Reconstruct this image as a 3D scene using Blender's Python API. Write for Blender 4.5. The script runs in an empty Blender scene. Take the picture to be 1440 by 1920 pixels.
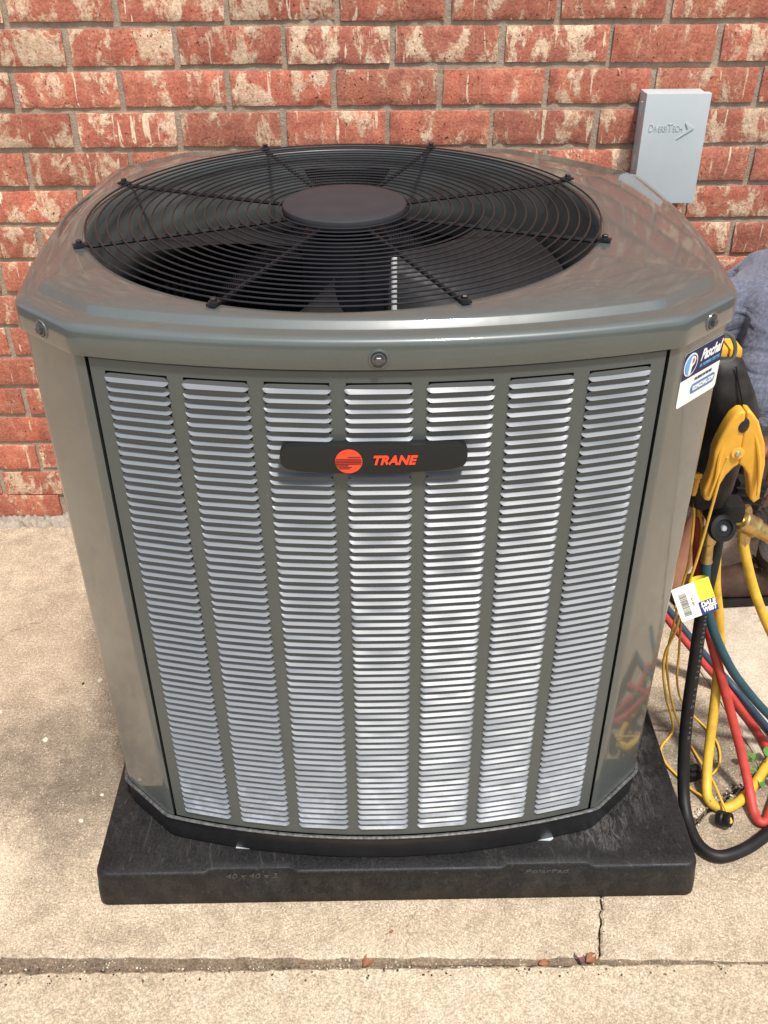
import bpy, bmesh, math, random
from math import sin, cos, pi, radians, atan2, hypot, sqrt
from mathutils import Vector, Matrix

random.seed(11)
SC = bpy.context.scene
COL = SC.collection

# ------------------------------------------------------------------ camera
cam_data = bpy.data.cameras.new('camera')
cam = bpy.data.objects.new('camera', cam_data)
COL.objects.link(cam)
YAW, PITCH, ROLL = .0117, .6006, -.0067
fw = Vector((sin(YAW) * cos(PITCH), cos(YAW) * cos(PITCH), -sin(PITCH)))
r0 = Vector((cos(YAW), -sin(YAW), 0))
u0 = r0.cross(fw)
rt = r0 * cos(ROLL) + u0 * sin(ROLL)
up = -r0 * sin(ROLL) + u0 * cos(ROLL)
m = Matrix((rt, up, -fw)).transposed().to_4x4()
m.translation = Vector((-.0305, -.9896, 1.4814))
cam.matrix_world = m
cam_data.sensor_fit = 'HORIZONTAL'
cam_data.sensor_width = 36
cam_data.lens = 36 * 1820 / 1440
cam_data.clip_start = .05
cam_data.clip_end = 2000
SC.camera = cam

# ------------------------------------------------------------------ sky, sun, exposure
SUN_DIR = Vector((.16, -.38, .90)).normalized()          # towards the sun: high, right of and behind the camera
elev = math.asin(SUN_DIR.z)
world = bpy.data.worlds.new('World')
SC.world = world
world.use_nodes = True
wn, wl = world.node_tree.nodes, world.node_tree.links
wn.clear()
sky = wn.new('ShaderNodeTexSky')
sky.sky_type = 'NISHITA'
sky.sun_disc = False
sky.sun_elevation = elev
sky.sun_rotation = atan2(SUN_DIR.x, SUN_DIR.y)
sky.air_density = 1.0
sky.dust_density = 4.0
sky.ozone_density = 1.0
haze_mix = wn.new('ShaderNodeMix')
haze_mix.data_type = 'RGBA'
haze_mix.inputs[0].default_value = .55
wl.new(sky.outputs[0], haze_mix.inputs[6])
haze_mix.inputs[7].default_value = (6.2, 6.6, 7.2, 1)
bg = wn.new('ShaderNodeBackground')
bg.inputs[1].default_value = .11
wo = wn.new('ShaderNodeOutputWorld')
wl.new(haze_mix.outputs[2], bg.inputs[0])
wl.new(bg.outputs[0], wo.inputs[0])

sun_d = bpy.data.lights.new('sun', 'SUN')
sun_d.energy = 3.3
sun_d.angle = radians(6)
sun_d.color = (1, .965, .91)
sun_o = bpy.data.objects.new('sun', sun_d)
COL.objects.link(sun_o)
sun_o.rotation_euler = SUN_DIR.to_track_quat('Z', 'Y').to_euler()
sun_o.location = SUN_DIR * 6

vs = SC.view_settings
vs.view_transform = 'Standard'
vs.look = 'None'
vs.gamma = 1
vs.use_curve_mapping = False
vs.exposure = .58

# ------------------------------------------------------------------ materials
def nodes(name):
    mt = bpy.data.materials.new(name)
    mt.use_nodes = True
    nt = mt.node_tree
    return mt, nt.nodes, nt.links, nt.nodes['Principled BSDF']

class G:
    """small helper round a node tree"""
    def __init__(s, name):
        s.mat, s.n, s.l, s.b = nodes(name)
    def coords(s, kind='OBJ'):
        if kind == 'POS':
            return s.n.new('ShaderNodeNewGeometry').outputs['Position']
        return s.n.new('ShaderNodeTexCoord').outputs['Object']
    def vmap(s, vec, scale=(1, 1, 1), loc=(0, 0, 0)):
        k = s.n.new('ShaderNodeMapping')
        k.inputs['Scale'].default_value = scale
        k.inputs['Location'].default_value = loc
        s.l.new(vec, k.inputs['Vector'])
        return k.outputs[0]
    def noise(s, vec, scale, detail=4, rough=.55, dist=0):
        k = s.n.new('ShaderNodeTexNoise')
        k.inputs['Scale'].default_value = scale
        k.inputs['Detail'].default_value = detail
        k.inputs['Roughness'].default_value = rough
        k.inputs['Distortion'].default_value = dist
        s.l.new(vec, k.inputs['Vector'])
        return k.outputs[0]
    def voro(s, vec, scale, feature='F1'):
        k = s.n.new('ShaderNodeTexVoronoi')
        k.inputs['Scale'].default_value = scale
        k.feature = feature
        s.l.new(vec, k.inputs['Vector'])
        return k.outputs[0]
    def ramp(s, fac, stops, interp='LINEAR'):
        k = s.n.new('ShaderNodeValToRGB')
        k.color_ramp.interpolation = interp
        el = k.color_ramp.elements
        while len(el) < len(stops):
            el.new(.5)
        for e, (p, c) in zip(el, stops):
            e.position = p
            if not hasattr(c, '__len__'):
                c = (c, c, c)
            e.color = (*c[:3], 1)
        s.l.new(fac, k.inputs[0])
        return k.outputs[0]
    def mix(s, fac, a, b, mode='MIX'):
        k = s.n.new('ShaderNodeMix')
        k.data_type = 'RGBA'
        k.blend_type = mode
        for sock, v in ((k.inputs[0], fac), (k.inputs[6], a), (k.inputs[7], b)):
            if isinstance(v, (int, float)):
                sock.default_value = v if sock == k.inputs[0] else (v, v, v, 1)
            elif isinstance(v, tuple):
                sock.default_value = (*v[:3], 1)
            else:
                s.l.new(v, sock)
        return k.outputs[2]
    def math(s, op, a, b=0., c=None):
        k = s.n.new('ShaderNodeMath')
        k.operation = op
        for i, v in enumerate((a, b) if c is None else (a, b, c)):
            if isinstance(v, (int, float)):
                k.inputs[i].default_value = v
            else:
                s.l.new(v, k.inputs[i])
        return k.outputs[0]
    def bump(s, h, strength=.3, dist=.002, prev=None):
        k = s.n.new('ShaderNodeBump')
        k.inputs['Strength'].default_value = strength
        k.inputs['Distance'].default_value = dist
        s.l.new(h, k.inputs['Height'])
        if prev is not None:
            s.l.new(prev, k.inputs['Normal'])
        return k.outputs[0]
    def set(s, **kw):
        names = dict(color='Base Color', rough='Roughness', metal='Metallic', coat='Coat Weight', coat_rough='Coat Roughness',
                     spec='Specular IOR Level', normal='Normal', coat_normal='Coat Normal', sss='Subsurface Weight', sheen='Sheen Weight')
        for k, v in kw.items():
            sock = s.b.inputs[names[k]]
            if isinstance(v, (int, float)):
                sock.default_value = v
            elif isinstance(v, tuple):
                sock.default_value = (*v[:3], 1)
            else:
                s.l.new(v, sock)
        return s.mat

MAT = {}
def simple(key, color, rough=.5, var=.12, scale=60, bump=.1, bdist=.0006, **kw):
    """one colour with slight mottling and fine relief"""
    g = G(key)
    c = g.coords()
    nz = g.noise(c, scale, 5)
    dark = tuple(x * (1 - var) for x in color)
    lite = tuple(min(1, x * (1 + var)) for x in color)
    col = g.ramp(nz, [(.3, dark), (.7, lite)])
    args = dict(color=col, rough=rough)
    if bump:
        args['normal'] = g.bump(g.noise(c, scale * 6, 3), bump, bdist)
    args.update(kw)
    g.set(**args)
    MAT[key] = g.mat
    return g.mat

def mat_paint(key, ior, coat, crough):
    g = G(key)
    p = g.coords('POS')
    dust = g.noise(p, 9, 6, .6)
    col = g.ramp(dust, [(.3, (.056, .068, .064)), (.75, (.068, .080, .074))])
    fleck = g.noise(p, 900, 2)
    col = g.mix(.10, col, g.ramp(fleck, [(.35, 0.04), (.65, .16)]))
    spot = g.ramp(g.voro(p, 75), [(.05, 1.), (.085, 0.)])
    sel = g.ramp(g.noise(p, 24, 2), [(.58, 0.), (.62, 1.)])
    col = g.mix(g.math('MULTIPLY', g.math('MULTIPLY', spot, sel), .35), col, (.42, .40, .36))
    rg = g.ramp(g.noise(p, 26, 5), [(.3, .34), (.75, .44)])
    smear = g.ramp(g.noise(g.vmap(p, (1, 1, .4)), 17, 6, .7), [(.35, 1.), (.75, 2.)])
    peel = g.bump(g.noise(p, 420, 2), .02, .0004)
    wav = g.bump(g.noise(p, 9, 1), .016, .004)
    g.b.inputs['Coat IOR'].default_value = ior
    g.set(color=col, rough=rg, coat=coat, coat_rough=g.math('MULTIPLY', smear, crough), normal=peel, coat_normal=wav, spec=.5)
    return g.mat

def mat_louver():
    g = G('louver_paint')
    p = g.coords('POS')
    oi = g.n.new('ShaderNodeObjectInfo').outputs['Random']
    col = g.ramp(g.noise(p, 14, 5), [(.3, (.066, .075, .078)), (.75, (.078, .087, .090))])
    # pale chalky tone, patchy and stronger towards the bottom rows
    ns = g.noise(p, 22, 5, .65)
    sep = g.n.new('ShaderNodeSeparateXYZ')
    g.l.new(p, sep.inputs[0])
    low = g.math('MULTIPLY_ADD', sep.outputs[2], -1.3, .62)
    f = g.math('MULTIPLY', g.math('MAXIMUM', low, 0.), g.ramp(ns, [(.36, 0.0), (.6, 1.0)]))
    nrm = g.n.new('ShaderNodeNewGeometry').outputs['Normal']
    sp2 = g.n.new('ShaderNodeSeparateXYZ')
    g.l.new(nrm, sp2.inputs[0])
    sky_sheen = g.ramp(sp2.outputs[2], [(.25, 0.), (.6, .18)])  # sky reflection painted into the colour of up-facing lips
    col = g.mix(g.math('MAXIMUM', f, sky_sheen), col, (.42, .455, .53))
    rg = g.math('MULTIPLY_ADD', oi, .06, .47)
    g.b.inputs['Coat IOR'].default_value = 1.5
    g.b.inputs['IOR'].default_value = 1.5
    bm = g.bump(g.noise(p, 130, 3), .05, .0008)
    g.set(color=col, rough=rg, coat=.55, coat_rough=.36, normal=bm, coat_normal=bm)
    return g.mat

def mat_brick():
    g = G('brick')
    tc = g.coords()
    oi = g.n.new('ShaderNodeObjectInfo')
    rnd = oi.outputs['Random']
    cm = g.n.new('ShaderNodeCombineXYZ')
    for i, k in enumerate((37., 61., 83.)):
        g.l.new(g.math('MULTIPLY', rnd, k), cm.inputs[i])
    add = g.n.new('ShaderNodeVectorMath')
    g.l.new(tc, add.inputs[0]); g.l.new(cm.outputs[0], add.inputs[1])
    c = add.outputs[0]
    tall = g.vmap(c, (1, 1, .38))
    red = g.ramp(g.noise(c, 34, 5, .6), [(.25, (.39, .10, .062)), (.55, (.53, .16, .10)), (.8, (.62, .235, .155))])
    bands = g.ramp(g.noise(g.vmap(c, (1, 1, .06)), 17, 2, .5), [(.36, 0.), (.5, 1.)], 'EASE')
    red = g.mix(g.math('MULTIPLY', bands, .42), red, (.235, .085, .062))
    purple = g.ramp(g.math('FRACT', g.math('MULTIPLY', rnd, 13.7)), [(.72, 0.), (.92, .45)])
    red = g.mix(purple, red, (.30, .115, .08))
    peach = g.ramp(g.noise(c, 48, 6, .75), [(.52, 0.), (.68, .6)])
    red = g.mix(peach, red, (.60, .27, .165))
    # cream slurry smears: vertical patches, drips and lace
    patch = g.noise(g.vmap(c, (1, 1, .55)), 23, 7, .66, .35)
    mass = g.ramp(g.math('ADD', patch, g.math('MULTIPLY_ADD', rnd, .11, -.055)), [(.522, 0.), (.59, 1.)])
    lace = g.ramp(g.noise(g.vmap(c, (1, 1, .7)), 120, 5, .7, .6), [(.38, 0.), (.52, 1.)])
    drip = g.ramp(g.noise(g.vmap(c, (1, 1, .10)), 70, 2, .5, .4), [(.66, 0.), (.69, 1.)])
    cream = g.math('MAXIMUM', g.math('MULTIPLY', mass, g.math('MULTIPLY_ADD', lace, .62, .36)), g.math('MULTIPLY', drip, .75))
    cc = g.ramp(g.noise(c, 60, 3), [(.3, (.70, .54, .35)), (.7, (.88, .78, .58))])
    col = g.mix(cream, red, cc)
    halo = g.ramp(patch, [(.42, 0.), (.58, .45)])
    col = g.mix(g.math('MULTIPLY', halo, lace), col, (.52, .23, .13))
    fine = g.noise(c, 230, 4, .75)
    col = g.mix(.7, col, g.ramp(fine, [(.3, .22), (.5, .5), (.7, .78)]), 'OVERLAY')
    pit = g.ramp(g.noise(g.vmap(c, (1, 1, .7)), 170, 2), [(.285, 1.), (.32, 0.)])
    col = g.mix(g.math('MULTIPLY', pit, .85), col, (.06, .025, .02))
    tint = g.math('MULTIPLY_ADD', g.math('FRACT', g.math('MULTIPLY', rnd, 7.31)), .34, .82)
    hs = g.n.new('ShaderNodeHueSaturation')
    hs.inputs['Saturation'].default_value = 1.0
    g.l.new(tint, hs.inputs['Value']); g.l.new(col, hs.inputs['Color'])
    h1 = g.math('ADD', g.math('MULTIPLY', cream, .5), g.math('MULTIPLY', pit, -1.4))
    h = g.math('ADD', h1, g.math('MULTIPLY', g.noise(c, 70, 6, .7), 1.3))
    g.set(color=hs.outputs[0], rough=.82, normal=g.bump(h, .75, .0024), spec=.3)
    return g.mat

def mat_mortar():
    g = G('mortar')
    p = g.coords('POS')
    col = g.ramp(g.noise(p, 38, 6, .65), [(.28, (.29, .22, .16)), (.72, (.51, .41, .31))])
    col = g.mix(.35, col, g.ramp(g.noise(p, 700, 2), [(.3, (.12, .085, .06)), (.7, (.5, .41, .32))]))
    h = g.math('ADD', g.noise(p, 90, 5, .7), g.math('MULTIPLY', g.noise(p, 600, 3), .4))
    g.set(color=col, rough=.95, normal=g.bump(h, .9, .004), spec=.2)
    return g.mat

def blob(g, p, cx, cy, rx, ry, nz, wob=.5):
    """soft-edged stain centred on a place on the slab, 1 inside and 0 outside, outline broken by noise"""
    v = g.vmap(p, (1 / rx, 1 / ry, 0), (-cx / rx, -cy / ry, 0))
    ln = g.n.new('ShaderNodeVectorMath'); ln.operation = 'LENGTH'
    g.l.new(v, ln.inputs[0])
    d = g.math('ADD', ln.outputs['Value'], g.math('MULTIPLY_ADD', nz, wob * 2, -wob))
    return g.ramp(d, [(.35, 1.), (1., 0.)], 'EASE')

def mat_concrete(key, lite, dark, stains=(), gritty=1., cracks=.75):
    g = G(key)
    p = g.coords('POS')
    big = g.noise(p, 3.2, 6, .6)
    col = g.ramp(big, [(.28, dark), (.72, lite)])
    wide = g.noise(p, 1.3, 5, .6, .4)
    col = g.mix(g.ramp(wide, [(.42, .55), (.58, 0.)]), col, tuple(x * .74 for x in dark))
    mid = g.noise(p, 26, 6, .68)
    col = g.mix(g.ramp(mid, [(.36, .0), (.66, .55)]), col, tuple(min(.85, x * 1.22) for x in lite))
    n2 = g.noise(p, 9, 7, .7)
    for (cx, cy, rx, ry, amt, sc) in stains:
        f = g.math('MULTIPLY', blob(g, p, cx, cy, rx, ry, n2), amt)
        f = g.math('MULTIPLY', f, g.ramp(mid, [(.25, 1.), (.8, .55)]))
        col = g.mix(f, col, sc)
    # hairline cracks
    wp_ = g.n.new('ShaderNodeVectorMath')
    nzc = g.n.new('ShaderNodeTexNoise'); nzc.inputs['Scale'].default_value = 6; nzc.inputs['Detail'].default_value = 6
    g.l.new(p, nzc.inputs['Vector'])
    sc_ = g.n.new('ShaderNodeVectorMath'); sc_.operation = 'SCALE'; sc_.inputs['Scale'].default_value = .16
    g.l.new(nzc.outputs[1], sc_.inputs[0])
    g.l.new(p, wp_.inputs[0]); g.l.new(sc_.outputs[0], wp_.inputs[1])
    ck = g.ramp(g.voro(wp_.outputs[0], 2.1, 'DISTANCE_TO_EDGE'), [(.0012, 1.), (.0042, 0.)])
    ckm = g.ramp(g.noise(p, 2.6, 3), [(.52, 0.), (.60, cracks)])
    col = g.mix(g.math('MULTIPLY', ck, ckm), col, tuple(x * .38 for x in dark))
    # sand grain and pale aggregate
    gr = g.noise(p, 330, 3, .7)
    col = g.mix(.55 * gritty, col, g.ramp(gr, [(.30, .04), (.5, .46), (.70, .98)]), 'OVERLAY')
    gr2 = g.noise(p, 160, 4, .75)
    col = g.mix(.36 * gritty, col, g.ramp(gr2, [(.33, .12), (.5, .48), (.67, .88)]), 'OVERLAY')
    sp = g.ramp(g.voro(g.vmap(p, (1, 1, 1)), 190), [(.12, 1.), (.30, 0.)])
    pick = g.ramp(g.noise(p, 60, 3), [(.50, 0.), (.60, 1.)])
    col = g.mix(g.math('MULTIPLY', g.math('MULTIPLY', sp, pick), .55), col, (.80, .72, .56))
    pits = g.ramp(g.noise(p, 120, 2, .5), [(.25, 1.), (.30, 0.)])
    col = g.mix(g.math('MULTIPLY', pits, .6), col, tuple(x * .35 for x in dark))
    h = g.math('ADD', g.math('MULTIPLY', gr, .5), g.math('ADD', g.math('MULTIPLY', gr2, 1.1), g.math('MULTIPLY', pits, -1.)))
    h = g.math('ADD', h, g.math('MULTIPLY', g.noise(p, 18, 5), 1.5))
    g.set(color=col, rough=.92, normal=g.bump(h, .4, .003), spec=.25)
    return g.mat

def mat_pad():
    g = G('pad_plastic')
    p = g.coords('POS')
    sc1 = g.ramp(g.noise(g.vmap(p, (1, .25, 1)), 55, 5, .7, 2.2), [(.57, 0.), (.66, 1.)])
    dust = g.ramp(g.noise(p, 6.5, 6, .7), [(.45, 0.), (.72, .55)])
    col = g.ramp(g.noise(p, 240, 3), [(.3, (.006, .0058, .006)), (.75, (.018, .0175, .018))])
    col = g.mix(g.math('MULTIPLY', sc1, .25), col, (.09, .085, .08))
    col = g.mix(g.math('MULTIPLY', dust, .16), col, (.09, .083, .076))
    n9 = g.noise(p, 16, 6, .75)
    streak = g.ramp(g.noise(g.vmap(p, (1.6, .5, 1)), 60, 6, .75, 1.2), [(.44, 0.), (.62, 1.)])
    for (cx, cy, rx, ry, am) in ((.335, .085, .09, .06, .42), (.40, .19, .10, .12, .26), (.46, .33, .05, .14, .18), (-.40, .10, .16, .12, .05)):
        col = g.mix(g.math('MULTIPLY', g.math('MULTIPLY', blob(g, p, cx, cy, rx, ry, n9, .7), streak), am), col, (.20, .19, .18))
    sep = g.n.new('ShaderNodeSeparateXYZ')
    g.l.new(p, sep.inputs[0])
    side = g.ramp(sep.outputs[2], [(.055, 1.), (.072, 0.)])
    mud = g.ramp(g.noise(g.vmap(p, (1, 1, .5)), 38, 6, .75), [(.45, 0.), (.66, .5)])
    col = g.mix(g.math('MULTIPLY', side, mud), col, (.045, .038, .031))
    h = g.noise(p, 520, 2)
    g.set(color=col, rough=g.ramp(g.noise(p, 12, 5), [(.3, .36), (.7, .6)]), normal=g.bump(h, .35, .0012), spec=.22)
    return g.mat

def mat_coil():
    g = G('coil_fins')
    p = g.coords()
    w = g.n.new('ShaderNodeTexWave')
    w.inputs['Scale'].default_value = 120
    w.inputs['Distortion'].default_value = 2
    w.inputs['Detail'].default_value = 3
    w.bands_direction = 'X'
    add = g.n.new('ShaderNodeMapping')
    add.inputs['Rotation'].default_value = (0, 0, radians(38))
    g.l.new(p, add.inputs[0]); g.l.new(add.outputs[0], w.inputs[0])
    rows = g.ramp(g.noise(g.vmap(p, (.1, .1, 1)), 26, 2), [(.48, 0.), (.56, .6)])
    col = g.mix(w.outputs[1], (.010, .009, .010), (.055, .05, .052))
    col = g.mix(g.math('MULTIPLY', rows, w.outputs[1]), col, (.22, .20, .20))
    g.set(color=col, rough=.5, metal=.5, normal=g.bump(w.outputs[1], .8, .003))
    return g.mat

def mat_shirt():
    g = G('shirt_cloth')
    p = g.coords()
    h1 = g.noise(g.vmap(p, (1, 1, .25)), 190, 4, .7)
    col = g.ramp(h1, [(.3, (.075, .082, .118)), (.55, (.13, .14, .19)), (.8, (.24, .25, .30))])
    wv = g.noise(p, 800, 2)
    fold = g.noise(g.vmap(p, (1, 1, 2.2)), 9, 3, .5, .6)
    b = g.bump(fold, .7, .03)
    g.set(color=col, rough=.95, sheen=.15, normal=g.bump(wv, .3, .001, b))
    return g.mat

def mat_denim():
    g = G('work_trouser_cloth')
    p = g.coords()
    col = g.ramp(g.noise(p, 60, 5, .7), [(.3, (.22, .23, .27)), (.75, (.42, .43, .48))])
    b = g.bump(g.noise(p, 14, 3, .5, .8), .8, .03)
    g.set(color=col, rough=.95, normal=g.bump(g.noise(p, 700, 2), .4, .001, b))
    return g.mat

def mat_leather():
    g = G('boot_leather')
    p = g.coords()
    col = g.ramp(g.noise(p, 22, 6, .7), [(.3, (.030, .018, .013)), (.7, (.085, .048, .033))])
    b = g.bump(g.noise(p, 16, 3), .5, .01)
    g.set(color=col, rough=.8, spec=.25, normal=g.bump(g.noise(p, 260, 3), .5, .0015, b))
    return g.mat

MAT['paint'] = mat_paint('cabinet_paint', 1.54, 1., .045)
MAT['satin'] = mat_paint('satin_panel_paint', 1.45, .4, .30)
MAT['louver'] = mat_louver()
MAT['brick'] = mat_brick()
MAT['mortar'] = mat_mortar()
STAIN = (.115, .090, .066)
MAT['slab'] = mat_concrete('aged_concrete', (.50, .402, .292), (.33, .26, .183), (
    (-.64, .34, .30, .26, .80, STAIN), (-.58, .22, .16, .20, .55, STAIN), (-.78, .64, .30, .30, .50, (.25, .18, .125)),
    (.62, .32, .20, .22, .88, (.12, .098, .076)), (.58, .10, .16, .08, .45, (.16, .125, .09)), (-.60, .06, .10, .10, .35, STAIN), (.05, -.045, .22, .05, .30, (.36, .27, .18)), (-.45, -.05, .16, .04, .30, (.24, .185, .13))), 1., .6)
MAT['slab_front'] = mat_concrete('front_concrete', (.47, .378, .272), (.36, .283, .198), ((-.45, -.30, .35, .10, .35, (.26, .205, .15)), (.35, -.24, .30, .07, .30, (.28, .22, .16))), .9, 0.)
MAT['slab_new'] = mat_concrete('smooth_concrete', (.51, .435, .34), (.41, .34, .26), (), .45)
MAT['groove'] = mat_concrete('groove_dirt', (.21, .155, .105), (.09, .065, .045), ())
MAT['pad'] = mat_pad()
MAT['coil'] = mat_coil()
MAT['shirt'] = mat_shirt()
MAT['denim'] = mat_denim()
MAT['leather'] = mat_leather()
simple('soil', (.06, .042, .03), .95, .4, 50, .8, .01)
simple('grass_far', (.07, .10, .035), .95, .4, 30, .8, .01)
simple('black_paint', (.012, .012, .014), .32, .2, 40, .08, spec=.5)
simple('black_wire', (.009, .009, .011), .36, .2, 90, .05, spec=.45)
simple('black_rubber', (.010, .0095, .0095), .5, .4, 45, .2, .0008, spec=.28)
simple('scuffed_rubber', (.020, .018, .017), .55, .7, 30, .4, .001, spec=.3)
simple('hub_plastic', (.030, .029, .033), .55, .12, 30, .25, .0006, spec=.25)
simple('orifice', (.085, .092, .086), .38, .25, 12, .05)
simple('blade', (.020, .019, .020), .45, .2, 14, .05, spec=.18)
simple('galv', (.55, .56, .57), .38, .2, 60, .1, metal=.9)
simple('steel', (.13, .13, .13), .38, .3, 80, .1, metal=.8)
simple('rim_metal', (.075, .075, .073), .5, .7, 160, .3, metal=.3)
simple('brass', (.52, .37, .15), .36, .25, 90, .15, metal=.95)
simple('yellow_plastic', (.72, .37, .035), .45, .10, 40, .12, .0006)
simple('yellow_hose', (.60, .37, .035), .55, .22, 38, .25, .0008)
simple('yellow_wire', (.68, .40, .045), .42, .12, 60, .08)
simple('red_hose', (.42, .040, .030), .55, .22, 38, .25, .0008)
simple('teal_hose', (.010, .060, .082), .55, .18, 30, .15, .0006)
simple('blue_hose', (.020, .045, .075), .55, .18, 30, .15, .0006)
simple('badge_black', (.011, .0125, .013), .5, .1, 200, .12, .0003, spec=.35)
simple('emblem_red', (.78, .060, .018), .38, .05, 60, .0)
simple('grey_plastic', (.44, .485, .50), .40, .05, 10, .06)
simple('white_vinyl', (.78, .77, .76), .32, .04, 30, .0)
simple('navy_print', (.010, .010, .060), .6, .1, 60, .0)
simple('light_blue_print', (.10, .33, .60), .32, .05, 60, .0)
simple('mid_blue_print', (.055, .17, .34), .32, .05, 60, .0)
simple('red_print', (.50, .04, .04), .35, .05, 60, .0)
simple('dark_print', (.03, .03, .04), .4, .05, 60, .0)
simple('tag_blue', (.018, .028, .20), .6, .1, 60, .0)
simple('yellow_paper', (.80, .66, .05), .6, .06, 50, .05)
simple('white_paper', (.80, .76, .66), .6, .05, 60, .1)
simple('faint_print', (.13, .13, .125), .6, .3, 300, .0)
simple('skin', (.36, .17, .105), .5, .12, 40, .2, .0006)
simple('hair', (.03, .02, .015), .6, .3, 200, .5, .002)
simple('dry_leaf', (.26, .11, .055), .7, .3, 60, .3, .001)
simple('purple_leaf', (.20, .10, .10), .7, .3, 60, .3, .001)
simple('green_leaf', (.085, .22, .04), .45, .25, 60, .2, .001)
simple('chip', (.62, .55, .43), .9, .2, 90, .3, .001)
simple('efflorescence', (.34, .29, .235), .95, .25, 90, .8, .003)
simple('pad_letter', (.055, .050, .045), .6, .2, 200, .1)

# ------------------------------------------------------------------ mesh helpers
def empty(name, loc=(0, 0, 0), parent=None):
    o = bpy.data.objects.new(name, None)
    COL.objects.link(o)
    o.empty_display_size = .05
    o.location = loc
    if parent is not None:
        o.parent = parent
    return o

def tag(o, label, cat=None, group=None, kind=None):
    if label: o['label'] = label
    if cat: o['category'] = cat
    if group: o['group'] = group
    if kind: o['kind'] = kind
    return o

class MB:
    def __init__(s):
        s.v, s.f, s.mi = [], [], []
    def add(s, vs, fs, mi=0):
        k = len(s.v)
        s.v += [tuple(x) for x in vs]
        s.f += [tuple(i + k for i in f) for f in fs]
        s.mi += [mi] * len(fs)
        return s
    def box(s, c, d, mi=0, rot=None):
        x, y, z = d[0] / 2, d[1] / 2, d[2] / 2
        vs = [Vector((a * x, b * y, e * z)) for e in (-1, 1) for b in (-1, 1) for a in (-1, 1)]
        if rot is not None: vs = [rot @ v for v in vs]
        vs = [v + Vector(c) for v in vs]
        return s.add(vs, [(0, 2, 3, 1), (4, 5, 7, 6), (0, 1, 5, 4), (2, 6, 7, 3), (0, 4, 6, 2), (1, 3, 7, 5)], mi)
    def tube(s, path, r, seg=10, mi=0, cap=True, closed=False):
        path = [Vector(p) for p in path]
        n = len(path)
        rr = r if hasattr(r, '__len__') else [r] * n
        vs, fs = [], []
        prev = None
        for i, p in enumerate(path):
            a = path[(i - 1) % n] if (closed or i > 0) else p
            b = path[(i + 1) % n] if (closed or i < n - 1) else p
            t = (b - a).normalized()
            if prev is None:
                ref = Vector((0, 0, 1)) if abs(t.z) < .9 else Vector((1, 0, 0))
                nx = (ref - t * ref.dot(t)).normalized()
            else:
                nx = (prev - t * prev.dot(t)).normalized()
            prev = nx
            ny = t.cross(nx)
            for k in range(seg):
                an = 2 * pi * k / seg
                vs.append(p + (nx * cos(an) + ny * sin(an)) * rr[i])
        last = n if closed else n - 1
        for i in range(last):
            j = (i + 1) % n
            for k in range(seg):
                k2 = (k + 1) % seg
                fs.append((i * seg + k, i * seg + k2, j * seg + k2, j * seg + k))
        if cap and not closed:
            fs.append(tuple(range(seg))[::-1])
            fs.append(tuple((n - 1) * seg + k for k in range(seg)))
        return s.add(vs, fs, mi)
    def lathe(s, prof, seg=24, axis=None, origin=(0, 0, 0), mi=0, cap=True):
        """prof: (radius, height) pairs turned round axis"""
        q = Vector((0, 0, 1)).rotation_difference(Vector(axis).normalized()) if axis is not None else None
        vs, fs = [], []
        for r, h in prof:
            for k in range(seg):
                an = 2 * pi * k / seg
                v = Vector((r * cos(an), r * sin(an), h))
                if q: v = q @ v
                vs.append(v + Vector(origin))
        for i in range(len(prof) - 1):
            for k in range(seg):
                k2 = (k + 1) % seg
                fs.append((i * seg + k, i * seg + k2, (i + 1) * seg + k2, (i + 1) * seg + k))
        if cap:
            fs.append(tuple(range(seg))[::-1])
            fs.append(tuple((len(prof) - 1) * seg + k for k in range(seg)))
        return s.add(vs, fs, mi)
    def prism(s, poly, o, ux, uy, un, t, mi=0):
        """flat outline in the plane (ux, uy) at o, given thickness t along un"""
        o, ux, uy, un = Vector(o), Vector(ux), Vector(uy), Vector(un)
        n = len(poly)
        a = [o + ux * x + uy * y for x, y in poly]
        b = [p + un * t for p in a]
        fs = [tuple(range(n))[::-1], tuple(range(n, 2 * n))] + [(i, (i + 1) % n, n + (i + 1) % n, n + i) for i in range(n)]
        return s.add(a + b, fs, mi)
    def loft(s, rings, closed=True, mi=0, cap_first=False, cap_last=False):
        n = len(rings[0])
        vs = [p for r in rings for p in r]
        fs = []
        for i in range(len(rings) - 1):
            for k in range(n if closed else n - 1):
                k2 = (k + 1) % n
                fs.append((i * n + k, i * n + k2, (i + 1) * n + k2, (i + 1) * n + k))
        if cap_first: fs.append(tuple(range(n))[::-1])
        if cap_last: fs.append(tuple((len(rings) - 1) * n + k for k in range(n)))
        return s.add(vs, fs, mi)
    def mesh(s, name, mats, smooth=True, angle=35, bevel=0, bevseg=2):
        me = bpy.data.meshes.new(name)
        me.from_pydata(s.v, [], s.f)
        if not hasattr(mats, '__len__') : mats = [mats]
        for mt in mats: me.materials.append(mt)
        for p, i in zip(me.polygons, s.mi): p.material_index = i
        bm = bmesh.new(); bm.from_mesh(me)
        bmesh.ops.recalc_face_normals(bm, faces=bm.faces)
        if bevel:
            es = [e for e in bm.edges if len(e.link_faces) == 2 and e.calc_face_angle(0) > radians(angle)]
            bmesh.ops.bevel(bm, geom=es, offset=bevel, segments=bevseg, profile=.7, affect='EDGES', clamp_overlap=True)
        if smooth:
            for f in bm.faces: f.smooth = True
            for e in bm.edges:
                if len(e.link_faces) == 2 and e.calc_face_angle(0) > radians(angle): e.smooth = False
        bm.to_mesh(me); bm.free()
        return me
    def build(s, name, mats, parent=None, **kw):
        return link(name, s.mesh(name, mats, **kw), parent)

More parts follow.
